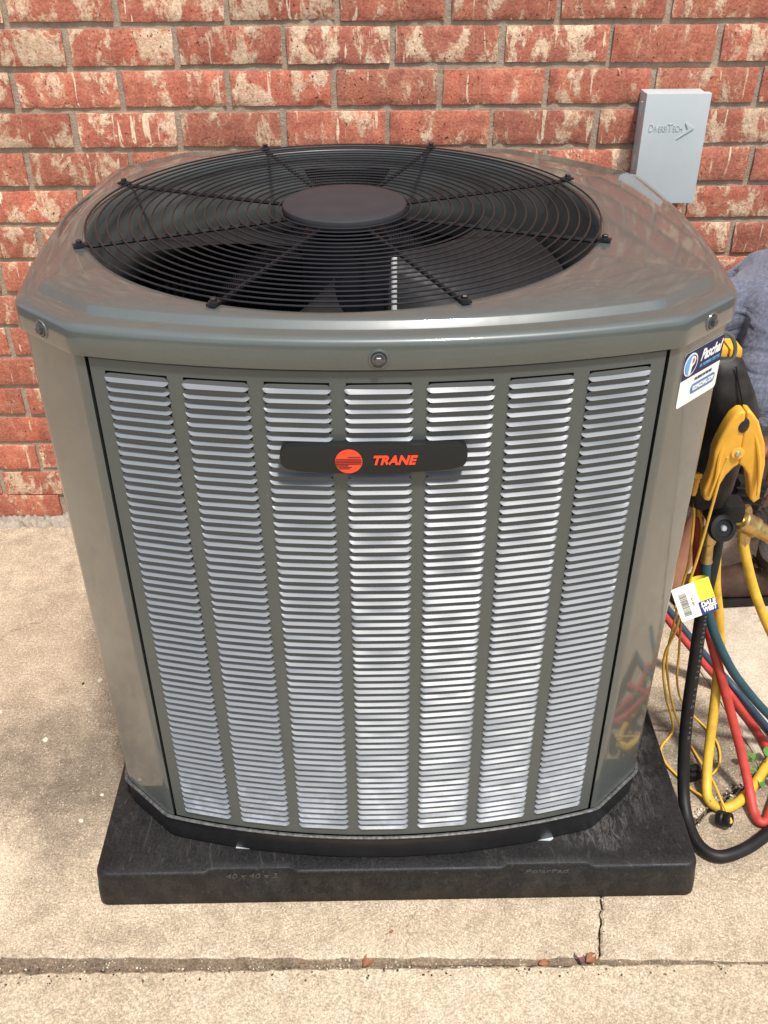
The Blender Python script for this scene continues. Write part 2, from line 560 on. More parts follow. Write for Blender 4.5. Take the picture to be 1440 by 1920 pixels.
def link(name, me, parent=None):
    o = bpy.data.objects.new(name, me)
    COL.objects.link(o)
    if parent is not None: o.parent = parent
    return o

def spline(pts, n=8):
    P = [Vector(p) for p in pts]
    P = [P[0] * 2 - P[1]] + P + [P[-1] * 2 - P[-2]]
    out = []
    for i in range(1, len(P) - 2):
        a, b, c, d = P[i - 1:i + 3]
        for k in range(n):
            t = k / n
            out.append(.5 * ((2 * b) + (c - a) * t + (2 * a - 5 * b + 4 * c - d) * t * t + (3 * b - a - 3 * c + d) * t ** 3))
    out.append(P[-2])
    return out

def text(name, body, size, o, ux, uy, mat, parent=None, shear=0., bold=0., thick=.0004, align='CENTER', width=None, spacing=1.):
    """lettering lying on the plane spanned by ux and uy at o"""
    cu = bpy.data.curves.new(name, 'FONT')
    cu.body = body
    cu.size = size
    cu.shear = shear
    cu.offset = bold
    cu.extrude = thick / 2
    cu.align_x = align
    cu.align_y = 'CENTER'
    cu.space_character = spacing
    cu.resolution_u = 3
    tmp = bpy.data.objects.new('tmp_text', cu)
    COL.objects.link(tmp)
    dg = bpy.context.evaluated_depsgraph_get()
    me = bpy.data.meshes.new_from_object(tmp.evaluated_get(dg))
    bpy.data.objects.remove(tmp)
    ux, uy = Vector(ux).normalized(), Vector(uy).normalized()
    un = ux.cross(uy)
    xs = [v.co.x for v in me.vertices]
    k = 1. if width is None else width / (max(xs) - min(xs))
    for v in me.vertices:
        c = v.co.copy()
        v.co = Vector(o) + ux * c.x * k + uy * c.y + un * (c.z + thick / 2)
    me.materials.clear()
    me.materials.append(mat)
    return link(name, me, parent)

def rounded_rect(w, h, r, seg=5):
    out = []
    for cx, cy, a0 in ((w / 2 - r, h / 2 - r, 0), (-w / 2 + r, h / 2 - r, 90), (-w / 2 + r, -h / 2 + r, 180), (w / 2 - r, -h / 2 + r, 270)):
        for k in range(seg + 1):
            a = radians(a0 + 90 * k / seg)
            out.append((cx + r * cos(a), cy + r * sin(a)))
    return out

# ------------------------------------------------------------------ ground and slabs
ground = MB().add([(-400, -400, -.06), (400, -400, -.06), (400, 400, -.06), (-400, 400, -.06)], [(0, 1, 2, 3)]).build('ground', MAT['soil'])
tag(ground, 'bare earth under and around the concrete', kind='structure')
lawn = MB().add([(-60, -60, -.03), (60, -60, -.03), (60, -4.2, -.03), (-60, -4.2, -.03)], [(0, 1, 2, 3)]).build('lawn', MAT['grass_far'])
tag(lawn, 'mown grass beyond the patio', kind='structure')

def rough_line(a, b, step=.012, amp=.0022, rnd=random.Random(5)):
    a, b = Vector(a), Vector(b)
    n = max(1, int((b - a).length / step))
    d = (b - a).normalized()
    nr = Vector((-d.y, d.x))
    out = []
    for i in range(n):
        j = 0 if i == 0 else rnd.uniform(-amp, amp)
        out.append(a + (b - a) * (i / n) + nr * j)
    return out

def rough_path(pts, **kw):
    out = []
    for a, b in zip(pts[:-1], pts[1:]): out += rough_line(a, b, **kw)
    return out + [Vector(pts[-1])]

def slab_mesh(outline, zt, zb, bev=.0035):
    bm = bmesh.new()
    vs = [bm.verts.new((p[0], p[1], zt)) for p in outline]
    f = bm.faces.new(vs)
    bm.normal_update()
    if f.normal.z < 0: f.normal_flip()
    ex = bmesh.ops.extrude_face_region(bm, geom=[f])
    top = [e for e in ex['geom'] if isinstance(e, bmesh.types.BMFace)]
    for v in {v for fc in top for v in fc.verts}: v.co.z = zt
    for v in vs: v.co.z = zb
    bmesh.ops.recalc_face_normals(bm, faces=bm.faces)
    for fc in bm.faces:
        if fc.normal.z > .9 and len(fc.verts) > 20:
            bmesh.ops.inset_region(bm, faces=[fc], thickness=bev, use_even_offset=True)
            for v in fc.verts: pass
            ring = {v for v in fc.verts}
            for v in bm.verts:
                if abs(v.co.z - zt) < 1e-6 and v not in ring: v.co.z = zt - bev * .9
            break
    bmesh.ops.triangulate(bm, faces=[fc for fc in bm.faces if len(fc.verts) > 4])
    me = bpy.data.meshes.new('slab')
    bm.to_mesh(me); bm.free()
    return me

pave = empty('pavement')
tag(pave, 'cracked sunlit concrete slabs round the equipment pad', kind='structure')
def slab(outline, mat, zt=0., zb=-.05, label=None):
    me = slab_mesh(outline, zt, zb)
    me.materials.append(mat)
    o = link('slab', me, pave)
    if label: o['label'] = label
    return o

crackA = [(.3205, -.1085), (.3275, -.083), (.3300, -.064), (.3365, -.047), (.3370, -.030), (.3440, -.018), (.3455, .0), (.372, .045), (.43, .088), (.508, .126), (.548, .153), (.575, .178), (.602, .192), (.64, .222), (.676, .236), (.706, .256)]
crackC = [(.706, .256), (.712, .31), (.700, .39), (.688, .462), (.672, .55), (.668, .64), (.676, .80), (.672, 1.0), (.68, 1.148)]
jit = random.Random(3)
def gap(path, amp):
    out = []
    for i, p in enumerate(path):
        a, b = Vector(path[max(0, i - 1)]), Vector(path[min(len(path) - 1, i + 1)])
        d = (b - a).normalized()
        out.append(Vector(p) + Vector((d.y, -d.x)) * amp(i))
    return out
ra = rough_path(crackA, step=.008, amp=.0016, rnd=random.Random(21))
rc = rough_path(crackC, step=.01, amp=.0016, rnd=random.Random(22))
left_edge = rough_path([(-3.2, -.020), (-.64, -.088), (.3190, -.1085)], step=.02, amp=.0025, rnd=random.Random(1))
A = left_edge[:-1] + ra[:-1] + rc + [Vector((-3.2, 1.148))]
slab(A, MAT['slab'])
gA = gap(ra, lambda i: .0020 + .0020 * abs(sin(i * 2.1)) + (.0035 if i > len(ra) * .62 else 0))
right_edge = rough_path([(3.2, -.17), (.584, -.118), (.3235, -.1095)], step=.02, amp=.002, rnd=random.Random(2))
farcrack = rough_path([(.712, .252), (.76, .272), (.95, .36), (1.6, .50), (3.2, .70)], step=.012, amp=.004, rnd=random.Random(6))
slab(right_edge[:-1] + gA[:-1] + farcrack, MAT['slab'])
gC = gap(rc, lambda i: .0012 + .0006 * sin(i * 1.7))
far2 = [Vector((p[0] - .002, p[1] + .007)) for p in farcrack]
slab([p for p in gC] + [Vector((3.2, 1.148))] + far2[::-1][:-1], MAT['slab_new'], .002, label='smoother pale concrete slab behind the hoses')
front_edge = rough_path([(-3.2, -.070), (-.63, -.117), (.10, -.1195), (.584, -.1225), (3.2, -.18)], step=.012, amp=.0022, rnd=random.Random(4))
slab(front_edge + [Vector((3.2, -4.2)), Vector((-3.2, -4.2))], MAT['slab_front'], .001)
# worn sloping ledge and dirt in the control joint
gr = MB()
N = 260
ring = []
rg = random.Random(9)
for i in range(N + 1):
    x = -1.4 + 2.8 * i / N
    t = min(1, max(0, (x + .7) / 1.25))
    y0 = -.084 - .030 * t
    y1 = -.1200 - .003 * t
    w = rg.uniform(-.0012, .0012)
    ring.append([(x, y0 + .004, -.004), (x, y0 - .003 + w, -.0055 + w), (x, y0 - .009 + w, -.0085), (x, (y0 + y1) / 2 + w, -.012 + w), (x, y1 + .003, -.017 + w), (x, y1 - .004, -.03)])
rows = list(zip(*ring))
gr.loft([list(r) for r in rows], closed=False)
jd = gr.build('joint_ledge', MAT['groove'], pave)
fill = MB()
fr = [[(p.x - .012, p.y - .012, -.016 + rg.uniform(-.002, .002)), (p.x + .012, p.y + .012, -.016 + rg.uniform(-.002, .002))] for p in ra]
fill.loft([list(r) for r in zip(*fr)], closed=False)
fill.build('crack_dirt', MAT['soil'], pave)

# ------------------------------------------------------------------ brick wall
BM_, BC = .2182, .0794
wall = empty('brick_wall', (0, 1.148, 0))
wall.rotation_euler.z = -.0072
tag(wall, 'red brick house wall smeared with cream slurry behind the air conditioner', 'wall')
mort = MB()
nx, nz = 60, 40
mv = []
rw = random.Random(8)
for j in range(nz + 1):
    for i in range(nx + 1):
        mv.append((-3.2 + 6.4 * i / nx, .0 + rw.uniform(-.0006, .0006), -.05 + 2.75 * j / nz))
mort.add(mv, [(j * (nx + 1) + i, j * (nx + 1) + i + 1, (j + 1) * (nx + 1) + i + 1, (j + 1) * (nx + 1) + i) for j in range(nz) for i in range(nx)])
mort.add([(-3.2, .001, -.05), (3.2, .001, -.05), (3.2, .20, -.05), (-3.2, .20, -.05), (-3.2, .001, 2.7), (3.2, .001, 2.7), (3.2, .20, 2.7), (-3.2, .20, 2.7)],
         [(3, 2, 6, 7), (4, 5, 6, 7), (0, 3, 7, 4), (1, 2, 6, 5)])
mort.build('mortar', MAT['mortar'], wall, smooth=False)

def brick_mesh(seed, L=.2070, H=.0688, D=.03):
    r = random.Random(seed)
    nxx, nzz = 14, 6
    g = []
    ph = r.uniform(0, 9)
    for j in range(nzz + 1):
        for i in range(nxx + 1):
            x = -L / 2 + L * i / nxx
            z = -H / 2 + H * j / nzz
            ex = min(i, nxx - i) == 0
            ez = min(j, nzz - j) == 0
            d = D / 2
            if ex or ez:
                d -= .0012 + r.uniform(0, .0016)
                x -= math.copysign(r.uniform(0, .0014), x) if ex else 0
                z -= math.copysign(r.uniform(0, .0016), z) if ez else 0
                if r.random() < .07: d -= .004
            else:
                d += .0007 * sin(x * 46 + ph) * cos(z * 60 + ph) + r.uniform(-.0003, .0003)
            g.append((x, -d, z))
    mb = MB()
    W1 = nxx + 1
    fs = [(j * W1 + i, j * W1 + i + 1, (j + 1) * W1 + i + 1, (j + 1) * W1 + i) for j in range(nzz) for i in range(nxx)]
    rim = [i for i in range(W1)] + [j * W1 + nxx for j in range(1, nzz + 1)] + [nzz * W1 + i for i in range(nxx - 1, -1, -1)] + [j * W1 for j in range(nzz - 1, 0, -1)]
    k = len(g)
    back = [(g[i][0], D / 2, g[i][2]) for i in rim]
    n = len(rim)
    fs += [(rim[i], k + i, k + (i + 1) % n, rim[(i + 1) % n]) for i in range(n)]
    mb.add(g + back, fs)
    return mb.mesh('brick', MAT['brick'], angle=32)

VAR = [brick_mesh(100 + i) for i in range(9)]
z0, x0 = 1.1968, -.5274
OFF = {0: 0, 1: .005, 2: -.053, 3: -.049, 4: -.06, 5: -.115, 6: -.10, 7: -.07, 8: -.12, 9: -.135, 10: -.12, 11: -.12, 12: -.11, 13: -.12, 14: -.137, 15: -.021}
rb = random.Random(17)
for k in range(-1, 16):
    sc = 1.012 if k >= 4 else 1.
    zc = z0 - BC * k + .0365
    off = OFF.get(k, .01)
    base = x0 + off * BM_ + (.5 * BM_ if k % 2 else 0)
    for j in range(-5, 13):
        xc = x0 + (base - x0) + BM_ * sc * (j + .5) + rb.uniform(-.0018, .0018)
        if k == 15: zc = .052
        if not (-1.25 < xc < 1.25): continue
        if -.60 < xc < .36 and k > 5: continue       # wholly hidden behind the cabinet
        if k == 15 and abs(xc + .79) < .10: continue
        b = link('brick', rb.choice(VAR), wall)
        b.location = (xc, rb.uniform(.0065, .0098), zc + rb.uniform(-.0012, .0012))
        b.rotation_euler = (rb.uniform(-.012, .012), rb.uniform(-.005, .005) + (pi if rb.random() < .5 else 0), rb.uniform(-.006, .006))
        b.scale = (sc * rb.uniform(.992, 1.004), 1, rb.uniform(.975, 1.0))
# the courses that the photograph does not show, joined
mbk = MB()
for k in range(-16, -1):
    for j in range(-12, 18):
        xc = x0 + (.5 * BM_ if k % 2 else 0) + BM_ * (j + .5)
        if abs(xc) > 3: continue
        mbk.box((xc, .004, z0 - BC * k + .0365), (.2065, .03, .068))
for k in range(0, 16):
    for j in range(-14, 18):
        xc = x0 + (.5 * BM_ if k % 2 else 0) + BM_ * (j + .5)
        if abs(xc) > 3 or abs(xc) < 1.46: continue
        mbk.box((xc, .004, z0 - BC * k + .0365), (.2065, .03, .068))
for k in range(6, 15):
    for j in range(0, 5):
        xc = x0 + (.5 * BM_ if k % 2 else 0) + BM_ * (j + .5)
        if -.56 < xc < .30:
            mbk.box((xc, .004, z0 - BC * k + .0365), (.2065, .03, .068))
o = mbk.build('brick_courses', MAT['brick'], wall, bevel=.003)
o['kind'] = 'stuff'
# weep gap and half bricks beside it at the foot of the wall
b = link('brick', VAR[2], wall); b.location = (-.965, .005, .052); b.scale = (1.02, 1, .95)
b = link('brick', VAR[4], wall); b.location = (-.713, .005, .052); b.scale = (.62, 1, .95)
wp = MB().box((-.832, .0005, .055), (.030, .006, .056)).build('weep_hole', MAT['black_rubber'], wall)
# crumbled mortar along the foot
cm = MB()
rc_ = random.Random(31)
xs = [-1.3 + .0075 * i for i in range(347)]
r1 = [(x, -.012 + rc_.uniform(-.004, .002), .020 + rc_.uniform(-.006, .008)) for x in xs]
r2 = [(x, -.022 + rc_.uniform(-.006, .004), .010 + rc_.uniform(-.005, .006)) for x in xs]
r3 = [(x, -.030 + rc_.uniform(-.008, .006), .0005) for x in xs]
r00 = [(x, .004, .021 + rc_.uniform(-.005, .006)) for x in xs]
cm.loft([r00, r1, r2, r3], closed=False)
cm.build('mortar_droppings', MAT['efflorescence'], wall, smooth=False)

# ------------------------------------------------------------------ grey cover box on the wall
lc = empty('line_set_cover', (.60, 1.10, .86))
tag(lc, 'grey plastic line cover box with embossed lettering mounted on the brick wall', 'cover box')
LX, LY, LZ = .60, 1.10, .86
def lw(x, y, z): return (x - LX, y - LY, z - LZ)
x1, x2, yf, yb = .5235, .6535, 1.068, 1.130
zt_, zb_ = 1.073, .855
MB().prism([(x1, zb_), (x2, zb_), (x2, zt_), (x1, zt_)], lw(0, yf, 0), (1, 0, 0), (0, 0, 1), (0, 1, 0), .018).build('cover', MAT['grey_plastic'], lc, bevel=.0018)
MB().prism([(x1 + .004, zb_ + .003), (x2 - .004, zb_ + .003), (x2 - .004, zt_ - .004), (x1 + .004, zt_ - .004)], lw(0, yf + .018, 0), (1, 0, 0), (0, 0, 1), (0, 1, 0), .050).build('backing', MAT['grey_plastic'], lc, bevel=.0012)
for zc in (1.040, .935):
    MB().box(lw(x1 - .0005, yf + .024, zc), (.005, .014, .026)).build('latch_clip', MAT['grey_plastic'], lc, bevel=.001)
def emboss(body, size, xc, zc, w):
    return text('lettering', body, size, lw(xc, yf, zc), (1, 0, 0), (0, 0, 1), MAT['grey_plastic'], lc, bold=-.0002, thick=.0011, width=w, spacing=1.1)
emboss('D', .0220, .5410, 1.0075, .0085)
emboss('IVERSI', .0170, .5605, 1.0057, .0250)
emboss('T', .0220, .5795, 1.0075, .0105)
emboss('ECH', .0170, .5955, 1.0057, .0180)
MB().prism([(.6095, 1.0170), (.6285, 1.0065), (.5960, .9860), (.6160, 1.0050)], lw(0, yf - .002, 0), (1, 0, 0), (0, 0, 1), (0, 1, 0), .0022).build('arrow_emblem', MAT['grey_plastic'], lc)

# ------------------------------------------------------------------ equipment pad
pad = empty('equipment_pad', (0, .508, 0))
tag(pad, 'black plastic equipment pad under the air conditioner', 'pad')
PH = .0776
def pad_ring(off, z, notch=0., r=.018):
    out = []
    h = .508 - off
    r = max(.004, r)
    def arc(cx, cy, a0):
        return [(cx + r * cos(radians(a0 + 90 * k / 5)), cy + r * sin(radians(a0 + 90 * k / 5))) for k in range(6)]
    out += arc(-h + r, -h + r, 180)
    xa, xb = -h + r, h - r
    n = 160
    for i in range(1, n):
        x = xa + (xb - xa) * i / n
        d = 0
        for c in (-.245, .250):
            q = abs(x - c)
            d = max(d, notch * min(1, max(0, (.074 - q) / .006)))
        out.append((x, -h + d))
    out += arc(h - r, -h + r, 270)
    for i in range(1, 12): out.append((h, xa + (xb - xa) * i / 12))
    out += arc(h - r, h - r, 0)
    for i in range(1, 12): out.append((xb - (xb - xa) * i / 12, h))
    out += arc(-h + r, h - r, 90)
    for i in range(1, 12): out.append((-h, xb - (xb - xa) * i / 12))
    return [(x, y, z) for x, y in out]
MB().loft([pad_ring(.003, 0), pad_ring(.0, .003), pad_ring(.001, .030), pad_ring(.003, .050, .004), pad_ring(.004, .0690, .007),
           pad_ring(.0045, .0728, .0075), pad_ring(.0068, .0762, .0065), pad_ring(.0100, .0776, .005), pad_ring(.03, .0776, .0, .01), pad_ring(.12, .0776, .0, .01)],
          cap_last=True).build('slab_body', MAT['pad'], pad, angle=50)
text('size_mark', '40 x 40 x 3', .017, (-.245, -.4985, .0625), (1, 0, 0), (0, 0, 1), MAT['pad_letter'], pad, shear=.25, thick=.0012, width=.086)
text('name_mark', 'PolarPad', .013, (.250, -.4985, .0625), (1, 0, 0), (0, 0, 1), MAT['pad_letter'], pad, shear=.1, thick=.0010, width=.072)

# ------------------------------------------------------------------ air conditioner
UX, UY = -.0235, .455
ac = empty('air_conditioner', (UX, UY, PH))
tag(ac, 'large grey outdoor air conditioner with louvered front panel and round fan guard on top', 'air conditioner')
def L(p): return (p[0], p[1], p[2] - PH)      # plan coordinates are local to the cabinet, heights are world
ZB, ZT = .1376, .986
Ax, Ay, Bx, By, FY, SX = .3625, -.3745, .446, -.297, -.426, .4690
SEAM = .3510          # half width of the front panel

def arc3(p, q, sag, n):
    """points from p to q bulging by sag to the right of travel"""
    p, q = Vector(p), Vector(q)
    d = q - p
    nr = Vector((d.y, -d.x)).normalized()
    return [p + d * (i / n) + nr * (sag * 4 * (i / n) * (1 - i / n)) for i in range(n + 1)]

def outline(off=0., offc=None, r=.010, nf=48):
    """cabinet plan, counter-clockwise from the front left corner; off is the outset of the bowed sides, offc of the chamfers"""
    offc = off if offc is None else offc
    # corners from the offset lines
    cdir = Vector((Bx - Ax, By - Ay)).normalized()
    cn = Vector((cdir.y, -cdir.x))
    A0 = Vector((Ax, Ay)); B0 = Vector((Bx, By))
    # chamfer line shifted
    P = A0 + cn * offc
    ya = Ay - off
    A1 = P + cdir * ((ya - P.y) / cdir.y)
    xb = Bx + off
    B1 = P + cdir * ((xb - P.x) / cdir.x)
    fs = (Ay - FY); ss = (SX - Bx)
    V = [Vector((-A1.x, A1.y)), Vector((A1.x, A1.y)), Vector((B1.x, B1.y)), Vector((B1.x, -B1.y)), Vector((A1.x, -A1.y)), Vector((-A1.x, -A1.y)), Vector((-B1.x, -B1.y)), Vector((-B1.x, B1.y))]
    V[3] += Vector((-.002, -.075)); V[4] += Vector((-.093, .004))
    sag = [fs, 0, ss * .8, .009, fs * .45, 0, ss, 0]
    cnt = [nf, 6, 32, 6, 32, 6, 32, 6]
    pts = []
    segs = [arc3(V[i], V[(i + 1) % 8], sag[i], cnt[i]) for i in range(8)]
    for i in range(8):
        s = segs[i]
        pv = segs[i - 1]
        # rounded corner between the previous side and this one
        c = s[0]
        a = c + (pv[-2] - c).normalized() * r
        b = c + (s[1] - c).normalized() * r
        for t in (0, .25, .5, .75, 1):
            pts.append(a * (1 - t) ** 2 + c * (2 * t * (1 - t)) + b * t * t)
        pts += s[1:-1]
    return pts

def ring_at(pts, z): return [L((p.x, p.y, z)) for p in pts]

# cap -----------------------------------------------------------------
FX, FR = -.0455, .3715
oc = outline(.0060)
def circ(r, z):
    return [L((FX + r * cos(a), r * sin(a), z)) for a in [atan2(p.y, p.x - FX) for p in oc]]
def blend(a, b, t, z): return [L((p.x * (1 - t) + q[0] * t, p.y * (1 - t) + q[1] * t, z)) for p, q in zip(a, b)]
c_in = [(FX + .409 * cos(atan2(p.y, p.x - FX)), .409 * sin(atan2(p.y, p.x - FX))) for p in oc]
i1, i2 = outline(-.016, -.026), outline(-.024, -.036)
def keep_out(pts, r):
    """never let the step run inside the raised ring round the fan opening"""
    out = []
    for p in pts:
        d = hypot(p.x - FX, p.y)
        k = max(1, r / d)
        out.append(Vector((FX + (p.x - FX) * k, p.y * k)))
    return out
i1, i2 = keep_out(i1, .4010), keep_out(i2, .3935)
cap = MB()
cap.loft([ring_at(outline(-.004), .9900), ring_at(outline(.0030), .9865), ring_at(outline(.0055), .9850), ring_at(oc, .9862), ring_at(outline(.0056), 1.0140), ring_at(outline(.0044), 1.0182), ring_at(outline(.0016), 1.0213),
          ring_at(outline(-.0035), 1.0230), ring_at(outline(-.009, -.012), 1.0243), ring_at(i1, 1.0250), ring_at(keep_out(outline(-.0172, -.0275), .4000), 1.0256), ring_at(keep_out(outline(-.0225, -.0335), .3950), 1.0330), ring_at(i2, 1.0342),
          blend(i2, [(x[0], x[1]) for x in c_in], .5, 1.0345) if False else circ(.3870, 1.0352), circ(.3820, 1.0351), circ(.3785, 1.0342), circ(.3745, 1.0312), circ(FR, 1.0250), circ(FR - .001, 1.0100)])
top = cap.build('top_cover', MAT['paint'], ac, angle=60)
# raised arc bead round the opening, on the broad right and left shoulders
for a0, a1 in ((-38, 52), (128, 218)):
    pth = [L((FX + .4130 * cos(radians(a0 + (a1 - a0) * i / 40)), .4130 * sin(radians(a0 + (a1 - a0) * i / 40)), 1.0320)) for i in range(41)]
    MB().tube(pth, .0026, 8).build('bead', MAT['paint'], top)
# bolts on the skirt
def bolt(o, n, parent, r=.0052, cup=True):
    o = Vector(L(o)); n = Vector(n).normalized()
    if cup:
        MB().lathe([(.0125, -.0002), (.0118, .0012), (.0100, .0016), (.0085, .0002)], 20, n, o, cap=False).build('dimple', MAT['paint'], parent)
    mb = MB().lathe([(.0082, -.001), (.0082, .0016), (.0070, .0022)], 20, n, o)
    mb.lathe([(r, .001), (r, .0058), (r * .8, .0066)], 6, n, o)
    mb.build('screw', MAT['steel'], parent, smooth=True, angle=25)
bolt((0, FY - .0060, .9990), (0, -1, 0), top)
ch = Vector((Ax + Bx, Ay + By)) / 2
cn_ = Vector((By - Ay, -(Bx - Ax))).normalized()
for sx in (-1, 1):
    bolt((sx * (ch.x + cn_.x * .0060), ch.y + cn_.y * .0060, 1.0005), (sx * cn_.x, cn_.y, 0), top)

# corner posts -------------------------------------------------------------
def chain(off, zlist):
    return off
def corner_panel(sx, sy):
    a, b = Vector((Ax * sx, Ay * sy)), Vector((Bx * sx, By * sy))
    fa = Vector((sx * (SEAM + .0005), sy * (Ay - .0030)))
    fi = Vector((sx * (SEAM + .0005), sy * (Ay + .012)))
    sb = Vector((sx * (Bx + .0008), sy * (By + .010)))
    def rc(c, p, q, r):
        u = c + (p - c).normalized() * r; v = c + (q - c).normalized() * r
        return [u * (1 - t) ** 2 + c * (2 * t * (1 - t)) + v * t * t for t in (0, .25, .5, .75, 1)]
    pl = [fi, fa] + rc(a, fa, b, .006) + rc(b, a, sb, .009) + [sb]
    mb = MB()
    outw = [[L((p.x, p.y, z)) for p in pl] for z in (ZB, .30, .60, ZT - .0035)]
    mb.loft(outw, closed=False)
    cnr = Vector((sx * .40, sy * -.33))
    mb.loft([[L((p.x, p.y, ZT - .0035)) for p in pl], [L((p.x * .985, p.y * .985, ZT - .0025)) for p in pl]], closed=False)
    return mb.build('corner_panel', MAT['paint'], ac, angle=50)
for sx in (-1, 1):
    for sy in (1, -1): corner_panel(sx, sy)

# louvered panels -----------------------------------------------------------------
NR = 63
LZ1, LZ0 = .9665, .1595
PIT = (LZ1 - LZ0) / NR
CW, CP = .0818, .0966

def louver_mesh(seed):
    r = random.Random(seed)
    hw = CW / 2
    us = [0, .022, .055, .10, .22, .36, .5, .64, .78, .90, .945, .978, 1]
    env = [0, .45, .9, 1, 1, 1, 1, 1, 1, 1, .9, .45, 0]
    sagc = r.uniform(.02, .14)
    skew = r.uniform(-.05, .05)
    mb = MB()
    rows = []
    for u, e in zip(us, env):
        x = -hw + 2 * hw * u
        k = 1 - (2 * u - 1) ** 2
        zk = -PIT * (.69 + sagc * k + skew * (2 * u - 1))   # where the lip starts to flare: lower at mid span
        zt_ = -PIT * (.24 + .28 * (1 - e))
        zl = -PIT * (1.02 - .22 * (1 - e))
        if e < .1: zt_, zk, zl = -PIT * .66, -PIT * .70, -PIT * .74
        zk = min(zk, zt_ - .0003)
        zs = [zt_, zk, zk + (zl - zk) * .14, zk + (zl - zk) * .50, zl]
        ds = [-.0010 * e, -.0010 * e, -.0004 * e + .0001, .0013 * e + .0002, .0036 * e + .0003]
        rows.append([(x, -d, z) for d, z in zip(ds, zs)])
    mb.loft([list(q) for q in zip(*rows)], closed=False)
    lip = [(q[-1][0], q[-1][1] + .0016 * e, q[-1][2] - .0004 * e) for q, e in zip(rows, env)]   # folded lip edge
    mb.loft([[q[-1] for q in rows], lip], closed=False)
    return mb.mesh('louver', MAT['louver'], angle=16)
LV = [louver_mesh(300 + i) for i in range(12)]

def panel(front=True):
    """front panel frame: sheet with seven tall openings, bowed in plan"""
    half = SEAM - .0045
    sagv = (Ay - FY) * (half / Ax) ** 2
    ycen = FY
    def ys(x): return FY + (x / Ax) ** 2 * (Ay - FY)
    cols = [(i - 3) * CP for i in range(7)]
    edges = [-half]
    OW = CW - .0048
    for c in cols: edges += [c - OW / 2, c + OW / 2]
    edges.append(half)
    mb = MB()
    def strip(xa, xb, za, zb, n=4):
        f = [[L((xa + (xb - xa) * i / n, ys(xa + (xb - xa) * i / n), z)) for i in range(n + 1)] for z in (za, zb)]
        mb.loft(f, closed=False)
    z_lo, z_hi = ZB + .002, ZT - .0055
    for i in range(0, len(edges), 2):
        strip(edges[i], edges[i + 1], z_lo, z_hi, 3 if i else 6)
    for c in cols:
        strip(c - OW / 2, c + OW / 2, z_lo, LZ0 - .0012, 5)
        strip(c - OW / 2, c + OW / 2, LZ1 - .0004, z_hi, 5)
    # hemmed top edge and side returns
    n = 60
    te = [[L((-half + 2 * half * i / n, ys(-half + 2 * half * i / n) + d, z)) for i in range(n + 1)] for d, z in ((0, z_hi), (.0010, z_hi + .0015), (.0030, z_hi + .0020), (.006, z_hi + .0012))]
    mb.loft(te, closed=False)
    for s in (-1, 1):
        mb.loft([[L((s * half, ys(half), z)) for z in (z_lo, z_hi)], [L((s * (half + .0006), ys(half) + .0012, z)) for z in (z_lo, z_hi)], [L((s * (half + .0006), ys(half) + .012, z)) for z in (z_lo, z_hi)]], closed=False)
    # sides of the openings
    for c in cols:
        for s in (-1, 1):
            x = c + s * OW / 2
            mb.loft([[L((x, ys(x), z)) for z in (LZ0, LZ1)], [L((x, ys(x) + .006, z)) for z in (LZ0, LZ1)]], closed=False)
    return mb, cols, ys
pm, cols, ys = panel()
fp = pm.build('front_panel', MAT['satin'], ac, angle=50)
rl = random.Random(77)
joined = MB()
def slope(x): return 2 * x / Ax ** 2 * (Ay - FY)
for row in range(NR):
    z = LZ1 - PIT * row
    for ci, c in enumerate(cols):
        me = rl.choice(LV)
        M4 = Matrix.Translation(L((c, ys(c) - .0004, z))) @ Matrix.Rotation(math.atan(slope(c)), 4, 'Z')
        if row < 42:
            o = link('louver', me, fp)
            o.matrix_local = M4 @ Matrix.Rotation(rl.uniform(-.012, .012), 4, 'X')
        else:
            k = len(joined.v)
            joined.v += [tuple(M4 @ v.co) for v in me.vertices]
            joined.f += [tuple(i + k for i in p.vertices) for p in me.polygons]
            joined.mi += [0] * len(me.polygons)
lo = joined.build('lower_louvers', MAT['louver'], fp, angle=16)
lo['kind'] = 'stuff'
# rear and side panels: not in view, simply louvered
def side_panel(kind):
    mb = MB()
    if kind == 'back':
        rows = 40
        for k in range(rows + 1): pass
        f = [[L((-.34 + .68 * i / 12, -FY * .985 - (abs(i - 6) / 6) ** 2 * .022, z)) for i in range(13)] for z in (ZB, ZT)]
        mb.loft(f, closed=False)
    else:
        s = -1 if kind == 'left' else 1
        def xs(y): return s * (Bx - .004 + .004 * (1 - (y / By) ** 2))
        ny = 14
        y_a = .287
        prof = []
        n = 62
        for k in range(n):
            z = LZ1 - (LZ1 - LZ0) * k / n
            for d, dz in ((-.004, 0), (-.0035, -.006), (.0, -.0122), (-.004, -.01235)):
                prof.append((d, z + dz))
        prof = [(0, ZT - .003)] + prof + [(0, ZB + .002)]
        f = [[L((xs(-y_a + 2 * y_a * i / ny) + s * d, -y_a + 2 * y_a * i / ny, z)) for i in range(ny + 1)] for d, z in prof]
        mb.loft(f, closed=False)
    return mb.build('side_panel' if kind != 'back' else 'rear_panel', MAT['paint'], ac, angle=25)
side_panel('left'); side_panel('right'); side_panel('back')
